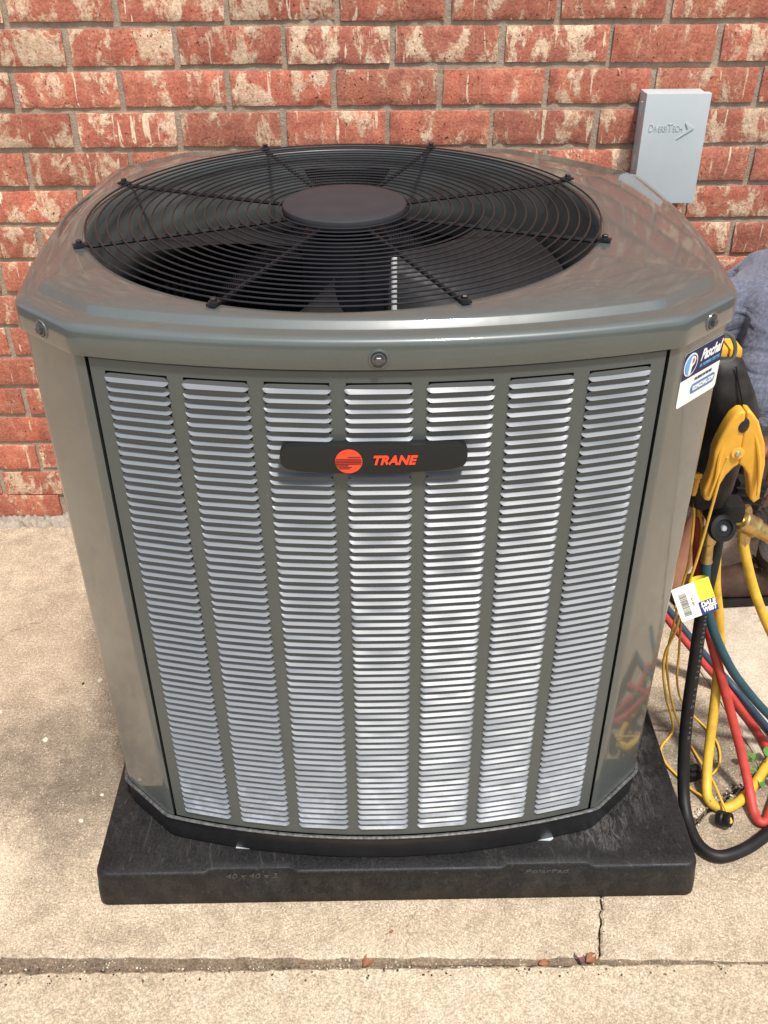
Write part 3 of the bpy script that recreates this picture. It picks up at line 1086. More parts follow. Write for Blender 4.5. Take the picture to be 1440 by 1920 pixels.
# base pan -----------------------------------------------------------------
MB().loft([ring_at(outline(-.030), .0785), ring_at(outline(-.002), .0785), ring_at(outline(.0), .0820), ring_at(outline(.0015), .1300)], cap_first=True).build('base_pan', MAT['black_paint'], ac, angle=50)
MB().loft([ring_at(outline(.0015), .1300), ring_at(outline(.0052), .1325), ring_at(outline(.0058), .1352)]).build('base_flange', MAT['black_paint'], ac, angle=70)
MB().loft([ring_at(outline(.0058), .1352), ring_at(outline(.0048), .1368), ring_at(outline(.0005), .1366)]).build('flange_edge', MAT['rim_metal'], ac, angle=70)
for x, y, w in ((-.236, -.398, .028), (.276, -.392, .030)):
    MB().prism([(-w / 2, -.005), (w * .3, -.007), (w / 2, -.003), (w / 2, .008), (-w / 2, .010)], (x, y, .0016), (1, 0, 0), (0, 1, 0), (0, 0, 1), .002).build('foam_tab', MAT['grey_plastic'], ac)

# inside: coil, orifice, fan, motor ------------------------------------------------
ci = [p * .93 for p in outline(-.01)]
MB().loft([ring_at(ci, .14), ring_at(ci, 1.0)]).build('coil', MAT['coil'], ac, angle=60)
co2 = [p * .965 for p in outline(-.004)]
MB().loft([ring_at(co2, .14), ring_at(co2, .99)]).build('coil_face', MAT['black_rubber'], ac, angle=60)
MB().loft([ring_at(outline(-.03), .141)], cap_last=True).add([], []).build('floor_pan', MAT['black_paint'], ac)
orf = MB()
na = 96
def cr(r, z): return [L((FX + r * cos(2 * pi * k / na), r * sin(2 * pi * k / na), z)) for k in range(na)]
orf.loft([cr(FR - .001, 1.012), cr(FR - .003, .99), cr(FR - .008, .94), cr(FR - .004, .905), cr(FR + .008, .885)])
orf.build('orifice_ring', MAT['orifice'], ac, angle=60)
MB().lathe([(.0, .12), (.085, .121), (.088, .14), (.088, .40), (.07, .43), (.0, .435)], 32, None, L((.06, .09, .02)), cap=False).build('compressor', MAT['black_paint'], ac)
fan = MB()
for k in range(3):
    a0 = radians(236 + 120 * k)
    rows = []
    for i in range(13):
        r = .060 + (.352 - .060) * i / 12
        span = radians(46 + 26 * (i / 12))
        lean = radians(16 * (i / 12) ** 1.4)
        row = []
        for j in range(11):
            t = j / 10
            a = a0 + lean + span * (t - .5)
            pitch = .115 - .035 * i / 12
            z = .905 + pitch * (t - .5) + .018 * sin(pi * t)
            row.append(L((FX + r * cos(a), r * sin(a), z)))
        rows.append(row)
    b = MB().loft(rows, closed=False)
    b.build('fan_blade', MAT['blade'], ac, angle=60)
mot = MB().lathe([(.0, .815), (.030, .815), (.060, .822), (.066, .832), (.0665, .99), (.062, 1.006), (.04, 1.012), (0, 1.013)], 40, None, (FX, 0, -PH), cap=False)
motor = mot.build('fan_motor', MAT['black_paint'], ac, angle=50)
MB().prism(rounded_rect(.016, .020, .004), (FX - .030, -.0618, .925 - PH), (.93, -.36, 0), (0, 0, 1), (-.36, -.93, 0), .0012).build('label', MAT['white_vinyl'], motor)
MB().tube([L((FX + .072, -.058, z)) for z in (.83, .86, .90, .94, .975, .985)], .0045, 10).build('wire_conduit', MAT['white_vinyl'], motor)

# fan guard -----------------------------------------------------------------
ZG = 1.0395
guard = empty('fan_guard', (0, 0, 0), ac)
NG = 19
for i in range(NG):
    r = .0985 + (.3745 - .0985) * i / (NG - 1)
    n = 96
    MB().tube([L((FX + r * cos(2 * pi * k / n), r * sin(2 * pi * k / n), ZG + .0012 * (1 - i / NG))) for k in range(n)], .0014, 8, closed=True).build('guard_ring', MAT['black_wire'], guard)
for k in range(8):
    a = radians(22.5 + 45 * k)
    d = Vector((cos(a), sin(a), 0))
    f = lambda r, z: L((FX + d.x * r, d.y * r, z))
    sp = MB().tube([f(.084, ZG - .005), f(.20, ZG - .0052), f(.370, ZG - .0050), f(.380, ZG - .0012), f(.390, ZG - .0010)], .0031, 8)
    sp.box(f(.3865, ZG - .0012), (.017, .012, .003), rot=Matrix.Rotation(a, 3, 'Z'))
    so = sp.build('guard_spoke', MAT['black_wire'], guard)
    MB().lathe([(.0065, 0), (.0065, .0016), (.0052, .0020)], 18, None, f(.3865, ZG - .0002)).lathe([(.0044, .001), (.0044, .0056), (.0036, .0062)], 6, None, f(.3865, ZG - .0002)).build('screw', MAT['black_paint'], guard, angle=25)
MB().lathe([(.086, ZG - .006), (.0915, ZG - .004), (.0930, ZG + .002), (.0915, ZG + .0075), (.0880, ZG + .0098), (.05, ZG + .0104), (0, ZG + .0106)], 72, None, (FX, 0, -PH), cap=False).build('hub_cap', MAT['hub_plastic'], guard, angle=40)

# badge -----------------------------------------------------------------
bz, bw = .8690, .2285
by_ = FY - .0080
badge = empty('name_badge', L((-.007, by_, bz)), ac)
hw_ = bw / 2
out = [(x, .0190 + .0018 * (1 - (x / hw_) ** 2)) for x in [-(hw_ - .011) + (2 * hw_ - .022) * i / 40 for i in range(41)]]
out += [(hw_ - .011 + .0105 * sin(radians(a)), .0085 + .0105 * cos(radians(a))) for a in range(15, 91, 15)]
out += [(hw_ - .0125 + .012 * cos(radians(a)), -.0005 - .0125 * sin(radians(a))) for a in range(0, 76, 15)]
out += [(x, -.0205 + .0072 * (x / hw_) ** 2) for x in [(hw_ - .022) - (2 * hw_ - .044) * i / 40 for i in range(41)]]
out += [(-hw_ + .0125 - .012 * cos(radians(a)), -.0005 - .0125 * sin(radians(a))) for a in range(75, -1, -15)]
out += [(-hw_ + .011 - .0105 * sin(radians(a)), .0085 + .0105 * cos(radians(a))) for a in range(90, 14, -15)]
MB().prism(out, (0, .008, 0), (1, 0, 0), (0, 0, 1), (0, -1, 0), .0125).build('plate', MAT['badge_black'], badge, bevel=.0028, angle=60)
yb_ = -.0047
emb = MB().prism([(.0165 * cos(2 * pi * k / 48), .0165 * sin(2 * pi * k / 48)) for k in range(48)], (-.0305, yb_, -.0015), (1, 0, 0), (0, 0, 1), (0, -1, 0), .0010).build('emblem', MAT['emblem_red'], badge)
gb = MB()
for i, (xa, xb, zz) in enumerate(((-.001, .0143, .0062), (-.0155, .0150, .0035), (-.0160, .0155, .0012), (-.0162, .0158, -.0011), (-.0160, .0150, -.0034), (-.0152, -.0005, -.0057), (-.0135, .0035, -.0080), (-.0118, .0010, -.0100))):
    gb.box((-.0305 + (xa + xb) / 2, yb_ - .00115, -.0015 + zz), (xb - xa, .0005, .00065 + (.0003 if 1 < i < 6 else 0)))
gb.build('emblem_lines', MAT['badge_black'], badge)
text('lettering', 'TRANE', .0168, (.0235, yb_, -.0012), (1, 0, 0), (0, 0, 1), MAT['emblem_red'], badge, shear=.28, bold=.0007, thick=.0012, width=.054)

# warning: service sticker on the right corner panel
cA, cB = Vector((Ax, Ay, 0)), Vector((Bx, By, 0))
cu = (cB - cA).normalized()
cno = Vector((cu.y, -cu.x, 0))
stc = (cA + cB) / 2 + cno * .0004
stk = empty('service_sticker', L((stc.x + cu.x * .007, stc.y + cu.y * .007, .9290)), ac)
SU, SV = Vector((cu.x, cu.y, 0)), Vector((0, 0, 1))
SW, SH = .0935, .0760
def sp_(poly, h, name, mat, t=.0003):
    return MB().prism(poly, cno * h, SU, SV, cno, t).build(name, mat, stk, smooth=False)
sp_(rounded_rect(SW, SH, .005), .0, 'backing', MAT['white_vinyl'])
navy = [p for p in rounded_rect(SW, SH, .005) if p[1] > 0] + [(-SW / 2, .001), (SW / 2, .001)]
sp_(navy, .0003, 'navy_band', MAT['navy_print'])
rr_ = .0155
cx_, cy_ = -.0295, .0195
circ_ = lambda r, x=cx_, y=cy_, n=36: [(x + r * cos(2 * pi * k / n), y + r * sin(2 * pi * k / n)) for k in range(n)]
sp_(circ_(rr_), .0006, 'roundel', MAT['white_vinyl'])
sp_(circ_(rr_ * .87), .0009, 'roundel_ground', MAT['navy_print'])
left_half = [(cx_ + rr_ * .87 * cos(radians(a)), cy_ + rr_ * .87 * sin(radians(a))) for a in range(75, 272, 8)] + [(cx_ - .004, cy_ - .004)]
sp_(left_half, .0012, 'roundel_blue', MAT['light_blue_print'])
sp_([(cx_ - .0045, cy_ - .0130), (cx_ + .0005, cy_ - .0125), (cx_ + .0020, cy_ - .003), (cx_ + .0070, cy_), (cx_ + .0090, cy_ + .006), (cx_ + .0060, cy_ + .0105), (cx_ - .001, cy_ + .0110), (cx_ - .0035, cy_ + .002)], .0015, 'roundel_letter', MAT['white_vinyl'])
sp_([(cx_ + .0005, cy_ + .0015), (cx_ + .0045, cy_ + .0025), (cx_ + .0058, cy_ + .006), (cx_ + .0040, cy_ + .0085), (cx_ + .0015, cy_ + .0085)], .0018, 'roundel_drop', MAT['red_print'])
text('name', 'Paschal', .0215, Vector(SU) * .0165 + SV * .0235 + cno * .0007, SU, SV, MAT['white_vinyl'], stk, shear=.4, bold=.0005, width=.051)
text('trade_line', 'AIR  PLUMBING  ELECTRIC', .0062, Vector(SU) * .0175 + SV * .0095 + cno * .0007, SU, SV, MAT['light_blue_print'], stk, bold=.0001, width=.048)
text('service_line', 'FOR SERVICE ON THIS UNIT', .0056, Vector(SU) * .008 + SV * -.0065 + cno * .0004, SU, SV, MAT['dark_print'], stk, bold=.0001, width=.041)
sp_([(x + .0105, y - .0195) for x, y in rounded_rect(.058, .0140, .0055) if True], .0004, 'web_bar', MAT['mid_blue_print'])
text('web_address', 'GOPASCHAL.COM', .0088, Vector(SU) * .0105 + SV * -.0195 + cno * .0009, SU, SV, MAT['white_vinyl'], stk, bold=.0003, width=.050)

# wire lifting loop on the right side
hk = MB().tube(spline([L(p) for p in ((.4500, -.262, .952), (.4650, -.262, .948), (.4760, -.262, .930), (.4740, -.262, .912), (.4520, -.262, .905))], 6), .0028, 8)
hk.build('side_handle', MAT['paint'], ac)
# refrigerant service valves low on the right side, behind the hoses
for dz in (0, .06):
    MB().tube([L((.462, .10 + dz, .30 + dz)), L((.505, .085 + dz, .285 + dz)), L((.515, .085 + dz, .27 + dz))], .009, 12).build('service_valve', MAT['brass'], ac)

# ------------------------------------------------------------------ hoses and wires
def hose(name, pts, r, mat, label, cat='hose', group=None, n=8, seg=14):
    path = spline(pts, n)
    base = Vector(min(path, key=lambda p: p.z))
    o = MB().tube([p - base for p in path], r, seg).build(name, MAT[mat], None, angle=60)
    o.location = base
    tag(o, label, cat, group)
    return o, path
BLACK = [(.540, .312, .56), (.538, .306, .525), (.537, .30, .491), (.533, .29, .46), (.529, .28, .404), (.5275, .26, .311), (.530, .24, .173), (.532, .205, .070), (.531, .155, .022), (.537, .098, .0118), (.565, .069, .0118), (.616, .082, .0118), (.67, .115, .0118), (.736, .163, .0118), (.86, .24, .0118)]
TEAL = [(.516, .288, .55), (.518, .285, .514), (.521, .28, .473), (.531, .275, .42), (.559, .275, .347), (.607, .28, .259), (.657, .29, .188), (.709, .30, .123), (.784, .315, .04), (.86, .32, .0095), (.95, .31, .0095)]
BLUEB = [(.492, .560, .345), (.512, .558, .262), (.538, .55, .219), (.569, .54, .184), (.617, .52, .128), (.666, .50, .074), (.715, .48, .024), (.740, .426, .011), (.760, .358, .011), (.790, .291, .011), (.86, .24, .011)]
REDB = [(.492, .500, .285), (.515, .535, .235), (.538, .54, .206), (.565, .53, .171), (.617, .51, .111), (.666, .49, .056), (.703, .47, .019), (.722, .411, .010), (.733, .361, .010), (.738, .312, .010), (.740, .262, .010), (.77, .20, .010)]
RED = [(.506, .335, .60), (.512, .33, .536), (.521, .32, .465), (.538, .31, .39), (.561, .30, .325), (.594, .286, .236), (.626, .265, .148), (.648, .235, .080), (.659, .200, .035), (.660, .163, .013), (.665, .142, .0100), (.680, .146, .0100), (.704, .183, .0100), (.744, .239, .010), (.82, .29, .010)]
YELT = [(.584, .322, .545), (.589, .32, .515), (.600, .315, .479), (.621, .31, .425), (.648, .305, .368), (.680, .30, .310), (.728, .30, .217), (.771, .30, .119), (.80, .30, .03), (.83, .32, .011), (.90, .36, .011)]
YELL = [(.541, .316, .52), (.553, .31, .438), (.572, .31, .365), (.589, .31, .290), (.595, .30, .220), (.597, .282, .139), (.594, .258, .073), (.588, .226, .034), (.585, .193, .014), (.602, .173, .0105), (.634, .182, .0105), (.672, .215, .0105), (.726, .276, .0105), (.787, .346, .0105), (.86, .40, .0105)]
WA = [(.492, .232, .735), (.490, .235, .712), (.488, .235, .674), (.488, .24, .626), (.488, .25, .536), (.486, .26, .456), (.487, .27, .365), (.483, .285, .298), (.490, .295, .245), (.511, .308, .165), (.550, .350, .06), (.563, .364, .006), (.531, .325, .005), (.530, .289, .005), (.545, .255, .005), (.564, .221, .005), (.587, .181, .020)]
WB = [(.478, .30, .642), (.479, .30, .626), (.487, .30, .590), (.492, .30, .547), (.496, .30, .481), (.493, .30, .423), (.493, .30, .345), (.494, .303, .279), (.513, .318, .195), (.560, .360, .060), (.588, .345, .008), (.597, .289, .008), (.601, .225, .024), (.602, .169, .028), (.608, .135, .022), (.602, .137, .016)]
WC = [(.492, .32, .64), (.497, .32, .597), (.514, .32, .543), (.516, .32, .499), (.516, .32, .407), (.514, .32, .339), (.523, .32, .256), (.534, .332, .190), (.578, .400, .070), (.614, .420, .006), (.636, .373, .005), (.646, .336, .005), (.638, .291, .005), (.615, .259, .006), (.590, .249, .009)]
_, pBlack = hose('vacuum_hose', BLACK, .0112, 'black_rubber', 'thick black rubber hose looping round the right corner of the pad')
_, pTeal = hose('charging_hose', TEAL, .0082, 'teal_hose', 'dark teal hose with the barcode tag hanging from the manifold')
hose('charging_hose', BLUEB, .0075, 'blue_hose', 'dark blue hose running out from behind the cabinet beside a red one')
hose('charging_hose', REDB, .0075, 'red_hose', 'red hose running from behind the cabinet alongside the dark blue hose')
hose('charging_hose', RED, .0088, 'red_hose', 'long red hose hanging in front and bending sharply on the concrete')
_, pYel = hose('charging_hose', YELT, .0085, 'yellow_hose', 'yellow hose dropping from the rightmost brass fitting past the boot')
hose('charging_hose', YELL, .0092, 'yellow_hose', 'thick yellow hose hanging beside the black hose and curling on the ground')
hose('sensor_wire', WA, .0025, 'yellow_wire', 'thin yellow wire coming out of the yellow clamp', 'wire', n=8, seg=8)
hose('sensor_wire', WB, .0023, 'yellow_wire', 'thin yellow wire ending in the round black plug near the pad corner', 'wire', n=8, seg=8)
hose('sensor_wire', WC, .0023, 'yellow_wire', 'thin yellow wire ending in the small square black plug', 'wire', n=8, seg=8)
# worn white print along the black hose
lab = 'Heavy Duty Vacuum/Charging Hose'
pts_ = [p for p in pBlack if .13 < p.z < .43]
tot = len(pts_)
hp = [o for o in bpy.data.objects if o.name == 'vacuum_hose'][0]
camp = m.translation
for i, chx in enumerate(lab):
    if chx == ' ': continue
    f = (1 - i / (len(lab) - 1)) * (tot - 1)
    k = int(f); q = pts_[k].lerp(pts_[min(tot - 1, k + 1)], f - k)
    t = (pts_[max(0, k - 1)] - pts_[min(tot - 1, k + 1)]).normalized()      # upwards along the hose
    nrm = Vector((.25, -.8, .35)); nrm = (nrm - t * nrm.dot(t)).normalized()
    text('print', chx, .0085, q + nrm * .0112 - Vector(hp.location), t, nrm.cross(t), MAT['faint_print'], hp, thick=.0003)

# plugs on the ground
pl = MB().box((0, 0, .011), (.024, .022, .018), rot=Matrix.Rotation(.35, 3, 'Z')).box((0, .003, .023), (.020, .014, .010), rot=Matrix.Rotation(.35, 3, 'Z'))
po = pl.build('wire_plug', MAT['black_rubber'], None, bevel=.003)
po.location = (.574, .254, .0)
tag(po, 'small square black plug lying on the stained concrete', 'plug')
pr_ = MB().lathe([(.010, 0), (.0135, .002), (.0140, .012), (.0120, .015), (.0135, .018), (.0130, .026), (.0085, .028), (.006, .020)], 20, (.55, -.45, .30), (0, 0, .013), cap=True)
po = pr_.build('wire_plug', MAT['black_rubber'], None)
po.location = (.588, .150, .0015)
tag(po, 'round black plug beside the loop of the yellow hose', 'plug')

# barcode tag on the teal hose
TG = Vector((.4965, .243, .4535))
tgo = empty('hose_tag', TG)
tag(tgo, 'white and yellow paper tag with barcode folded round the hoses', 'tag')
tu = (Vector((.524, .258, .462)) - Vector((.472, .243, .442)))
tu = Vector((.93, .10, .36)).normalized()
tn = Vector((.10, -.93, .34)); tn = (tn - tu * tn.dot(tu)).normalized()
tv = tn.cross(tu) * -1
if tv.z < 0: tv = -tv
def tg(poly, h, name, mat, t=.0003):
    return MB().prism(poly, tn * h, tu, tv, tn, t).build(name, mat, tgo, smooth=False)
tg([(x, y) for x, y in rounded_rect(.064, .062, .003)], 0, 'paper', MAT['white_paper'])
tg([(.007, -.007), (.032, -.007), (.032, .031), (.0075, .031)], .0003, 'yellow_block', MAT['yellow_paper'])
tg([(.003, -.031), (.032, -.031), (.032, -.0072), (.003, -.0072)], .0003, 'blue_block', MAT['tag_blue'])
text('tag_lettering', 'DALE', .0120, tu * .0182 + tv * -.0135 + tn * .0006, tu, tv, MAT['white_paper'], tgo, bold=.0006, width=.026, shear=.2)
text('tag_lettering', 'WEST', .0110, tu * .0182 + tv * -.0235 + tn * .0006, tu, tv, MAT['white_paper'], tgo, bold=.0006, width=.024, shear=.2)
rbar = random.Random(4)
yy = .017
bc = MB()
while yy > -.022:
    w = rbar.choice((.0005, .0007, .0012))
    bc.prism([(-.024, yy - w), (-.0115, yy - w), (-.0115, yy), (-.024, yy)], tn * .0003, tu, tv, tn, .0003)
    yy -= w + rbar.choice((.0006, .0008, .0013))
bc.build('barcode', MAT['dark_print'], tgo, smooth=False)
text('tag_number', '61-60', .0055, tu * -.0045 + tv * -.002 + tn * .0004, -tv, tu, MAT['dark_print'], tgo, width=.013)
wrap = [(TG * 0) + tu * .030 + tv * a for a in (-.03, .03)]
wr = MB()
wr.loft([[tu * (.031 - .014 * (1 - cos(pi * k / 8))) + tv * s_ - tn * (.010 * sin(pi * k / 8) + .0135 * k / 8) for k in range(9)] for s_ in (-.030, .031)], closed=False)
wr.build('folded_back', MAT['yellow_paper'], tgo)

# ------------------------------------------------------------------ digital manifold hanging beside the cabinet
mf = empty('gauge_manifold', (.50, .30, .60))
tag(mf, 'black rubber cased gauge manifold hanging at the right side of the cabinet', 'gauge manifold')
MO = Vector((.50, .30, .60))
def Q(*p): return tuple(Vector(p) - MO)
def casing(z0_, z1_, shape):
    rings = []
    for (z, cx, cy, w, d) in shape:
        rings.append([Q(cx + x, cy + y, z) for x, y in rounded_rect(w, d, min(w, d) * .36, 5)])
    return rings
MB().loft(casing(0, 0, [(.868, .487, .315, .030, .05), (.862, .486, .315, .048, .075), (.845, .488, .315, .060, .088), (.81, .500, .315, .074, .094), (.775, .512, .312, .080, .092), (.745, .513, .318, .074, .080), (.69, .510, .322, .078, .074), (.63, .508, .324, .076, .070), (.600, .508, .324, .066, .060), (.592, .508, .324, .05, .045)]), cap_first=True, cap_last=True).build('casing', MAT['scuffed_rubber'], mf, angle=70)
for sx in (-1, 1):
    MB().box(Q(.486 + sx * .0105, .313, .872), (.019, .040, .016)).build('yellow_grip', MAT['yellow_plastic'], mf, bevel=.005)
MB().tube(spline([Q(*p) for p in ((.492, .272, .862), (.500, .266, .835), (.512, .262, .80), (.520, .266, .765), (.516, .274, .74))], 5), .0013, 6).build('case_seam', MAT['black_rubber'], mf)
# side knob cluster on the right
MB().lathe([(.020, 0), (.022, .004), (.022, .012), (.019, .014), (.022, .017), (.022, .026), (.018, .030)], 24, (.75, -.35, -.1), Q(.548, .345, .665)).build('valve_knob', MAT['black_rubber'], mf, angle=50)
MB().box(Q(.600, .385, .570), (.050, .045, .062), rot=Matrix.Rotation(.15, 3, 'Y')).build('sight_block', MAT['black_rubber'], mf, bevel=.006)
for i in range(4): MB().box(Q(.600, .361, .592 - .014 * i), (.052, .003, .004), rot=Matrix.Rotation(.15, 3, 'Y')).build('block_rib', MAT['black_wire'], mf, bevel=.001)
# front knob with screw
MB().lathe([(.012, 0), (.0135, .006), (.0225, .010), (.0235, .016), (.0220, .021), (.0150, .0225), (.0140, .019), (0, .019)], 28, (.15, -.85, .45), Q(.523, .283, .572), cap=False).build('valve_knob', MAT['black_rubber'], mf, angle=50)
MB().lathe([(.0055, .016), (.0055, .0215), (.004, .0235)], 14, (.15, -.85, .45), Q(.523, .283, .572)).build('knob_screw', MAT['galv'], mf)
MB().box(Q(.540, .315, .585), (.060, .040, .034)).build('valve_body', MAT['black_rubber'], mf, bevel=.008)
def fitting(a, b, rads, name='brass_fitting', seg=20):
    a, b = Vector(a), Vector(b)
    n = len(rads)
    prof = []
    Ln = (b - a).length
    for t, r in rads: prof.append((r, t * Ln))
    return MB().lathe(prof, seg, (b - a), Q(*a)).build(name, MAT['brass'], mf, angle=30)
knurl = [(0, .007), (.08, .007), (.1, .0105), (.14, .0120), (.20, .0112), (.24, .0120), (.30, .0112), (.34, .0120), (.40, .0112), (.44, .0120), (.50, .0105), (.52, .0088), (.94, .0088), (.97, .0098), (1, .0098)]
fitting((.513, .288, .573), (.519, .284, .500), knurl)
fitting((.537, .310, .580), (.5385, .304, .512), knurl)
fitting((.552, .315, .575), (.580, .318, .552), [(0, .0115), (.5, .0115), (.8, .0085), (1, .0085)])
fitting((.572, .318, .562), (.612, .324, .535), [(0, .012), (.06, .0165), (.12, .0178), (.2, .0168), (.28, .0178), (.36, .0168), (.44, .0178), (.55, .0168), (.62, .0178), (.68, .0185), (.76, .0185), (.8, .012), (1, .012)], seg=26)
fitting((.606, .323, .540), (.640, .328, .517), [(0, .0125), (.1, .0138), (.85, .0130), (.92, .0142), (1, .0142)], seg=12)
fitting((.586, .321, .548), (.590, .320, .510), [(0, .009), (.3, .010), (.8, .0102), (1, .0098)], seg=6)
fitting((.585, .330, .580), (.590, .328, .556), [(0, .006), (.3, .008), (1, .008)], seg=12)
fitting((.543, .300, .560), (.549, .296, .551), [(0, .006), (.6, .007), (1, .004)], seg=14)
fitting((.506, .336, .60), (.510, .333, .56), [(0, .008), (.4, .011), (.7, .011), (1, .0092)])
# strain relief of the thin wires
MB().lathe([(.006, 0), (.007, .006), (.0055, .012), (.006, .016), (.005, .022), (.0055, .026), (.004, .034)], 14, (.0, 0, -1), Q(.478, .296, .660)).build('strain_relief', MAT['yellow_plastic'], mf)
MB().box(Q(.478, .296, .664), (.014, .012, .010)).build('wire_jack', MAT['yellow_plastic'], mf, bevel=.002)

# yellow pipe clamp clipped to it
pc = empty('pipe_clamp', (.512, .235, .72))
PO = Vector((.512, .235, .72))
tag(pc, 'yellow plastic pipe clamp probe with two splayed handles clipped onto the manifold', 'clamp')
half_l = [(.501, .815), (.493, .8148), (.485, .806), (.479, .789), (.4735, .765), (.471, .745), (.4732, .722), (.4735, .698), (.470, .672), (.4745, .6525), (.4840, .6490), (.489, .668), (.498, .700), (.506, .714), (.5125, .720)]
half_r = [(.5125, .7205), (.521, .714), (.531, .700), (.540, .675), (.546, .652), (.554, .643), (.561, .652), (.5565, .682), (.5530, .718), (.543, .757), (.524, .797), (.510, .813), (.503, .815), (.507, .77)]
tilt = Vector((0, -.10, 1)).normalized()
def handle(poly, name, dy, t):
    mb = MB().prism([(x - PO.x, z - PO.z) for x, z in poly], (0, dy, 0), (1, 0, 0), tilt, (0, 1, 0), t)
    return mb.build(name, MAT['yellow_plastic'], pc, bevel=.0052, bevseg=3, angle=50)
hl = handle(half_l + [(.507, .77)], 'handle', -.002, .024)
hr = handle(half_r, 'handle', .0, .024)
for pth in (((.494, .802), (.484, .770), (.480, .735), (.482, .70), (.478, .664)), ((.512, .800), (.534, .750), (.545, .71), (.551, .665))):
    MB().tube(spline([(x - PO.x, -.0030, (z - PO.z)) for x, z in pth], 6), [.0015 + .0018 * sin(pi * i / (6 * (len(pth) - 1))) for i in range(6 * (len(pth) - 1) + 1)], 8).build('rib', MAT['yellow_plastic'], pc)
MB().lathe([(.0, .004), (.006, .0035), (.0082, .002), (.0085, -.002), (.0085, -.004)], 24, (0, -1, 0), (.5035 - PO.x, -.002, .790 - PO.z), cap=False)
ov = MB().lathe([(0, .0045), (.006, .004), (.0085, .002), (.0088, -.003)], 24, (0, -1, .1), (0, 0, 0), cap=False).build('spring_cap', MAT['black_paint'], pc)
ov.location = (.503 - PO.x, -.0065, .791 - PO.z); ov.scale = (.95, 1, 1.45)
MB().lathe([(0, .0040), (.0035, .0034), (.0048, .001), (.0050, -.002)], 18, (0, -1, .1), (.505 - PO.x, -.006, .742 - PO.z), cap=False).build('rivet', MAT['galv'], pc)
MB().lathe([(.0098, -.002), (.0098, .0010), (.0088, .0018), (0, .0018)], 22, (0, -1, .1), (.505 - PO.x, -.0045, .742 - PO.z), cap=False).build('rivet_boss', MAT['yellow_plastic'], pc)
for dx, dz in ((-.017, -.004), (-.0215, -.016), (.018, .000), (.0225, -.012)):
    MB().box((.504 + dx - PO.x, -.0022 if dx < 0 else -.0002, .796 + dz - PO.z), (.0055, .0012, .0055)).build('slot', MAT['black_rubber'], pc)

# ------------------------------------------------------------------ technician bending behind the cabinet
pe = empty('person', (1.0, .78, 0))
PB = Vector((1.0, .78, 0))
tag(pe, 'person in heathered blue shirt, grey trousers and brown boots bending behind the cabinet', 'person')
def skin(name, chains, mat, sub=2, root=0, wrinkle=0.):
    """chains: lists of (x, y, z, r); a chain may start with an int, the vertex it grows from"""
    verts, edges, rad = [], [], []
    for chn in chains:
        prev = None
        for it in chn:
            if isinstance(it, int): prev = it; continue
            verts.append(Vector(it[:3]) - PB)
            rad.append(it[3:] if len(it) == 5 else (it[3], it[3]))
            if prev is not None: edges.append((prev, len(verts) - 1))
            prev = len(verts) - 1
    me = bpy.data.meshes.new(name)
    me.from_pydata(verts, edges, [])
    o = link(name, me, pe)
    sk = o.modifiers.new('skin', 'SKIN')
    sk.use_smooth_shade = True
    lay = me.skin_vertices[0].data if me.skin_vertices else None
    if lay is None:
        bm = bmesh.new(); bm.from_mesh(me); bm.verts.layers.skin.verify(); bm.to_mesh(me); bm.free()
        lay = me.skin_vertices[0].data
    for i, r in enumerate(rad):
        lay[i].radius = r
        lay[i].use_root = (i == root)
    sb = o.modifiers.new('subsurf', 'SUBSURF')
    sb.levels = sub; sb.render_levels = sub
    # bake so that the figure is one plain continuous mesh
    dg = bpy.context.evaluated_depsgraph_get()
    bme = bpy.data.meshes.new_from_object(o.evaluated_get(dg))
    o.modifiers.clear()
    o.data = bme
    bme.materials.clear(); bme.materials.append(mat)
    for p in bme.polygons: p.use_smooth = True
    if wrinkle:
        from mathutils import noise as mn
        for v in bme.vertices:
            q = v.co
            d = mn.noise(Vector((q.x * 13 + q.z * 9, q.y * 10, q.z * 22 - q.x * 12))) + .5 * mn.noise(Vector((q.x * 34, q.y * 30, q.z * 52 + q.x * 20)))
            v.co = q + v.normal * (wrinkle * d)
    return o
pel = (1.20, .86, .76)
def hand(w, d, sd):
    w = Vector(w); d = Vector(d).normalized()
    s = Vector((-d.y, d.x, 0)).normalized() * sd
    chs = []
    for k, (o_, ln) in enumerate(((-.030, .070), (-.010, .080), (.010, .076), (.030, .062))):
        a = w + d * .085 + s * o_
        chs.append((a, a + d * ln * .5 + Vector((0, 0, -.008)), a + d * ln * .85 + Vector((0, 0, -.026)), .0085))
    th = w + d * .03 - s * .038
    chs.append((th, th + d * .03 - s * .020, th + d * .055 - s * .022 + Vector((0, 0, -.01)), .0095))
    return w, d, s, chs
body = [[(*pel, .10, .11), (1.08, .86, .76, .10, .10), (.93, .86, .71, .085, .09), (.80, .865, .675, .075, .08), (.72, .87, .66, .07, .07), (.655, .905, .635, .055), (.61, .94, .60, .055), (.575, .965, .565, .085, .090), (.540, .985, .53, .098, .10), (.51, 1.0, .49, .078, .08)]]
nb = 10
a1 = [3, (.765, .755, .69, .050), (.742, .705, .64, .046), (.728, .680, .52, .042), (.685, .655, .40, .042), (.645, .64, .315, .036), (.612, .625, .245, .027), (.596, .618, .215, .030, .022), (.580, .61, .175, .034, .018)]
a2 = [3, (.77, .97, .68, .050), (.735, 1.03, .60, .046), (.71, 1.05, .47, .043), (.665, 1.03, .36, .040), (.62, 1.0, .27, .027), (.61, .99, .235, .032, .02), (.60, .98, .20, .034, .018)]
l1 = [0, (1.19, .775, .70, .095), (1.06, .73, .56, .085), (.965, .725, .47, .066), (.935, .735, .35, .062), (.905, .765, .20, .044), (.890, .785, .10, .034), (.845, .79, .060, .026)]
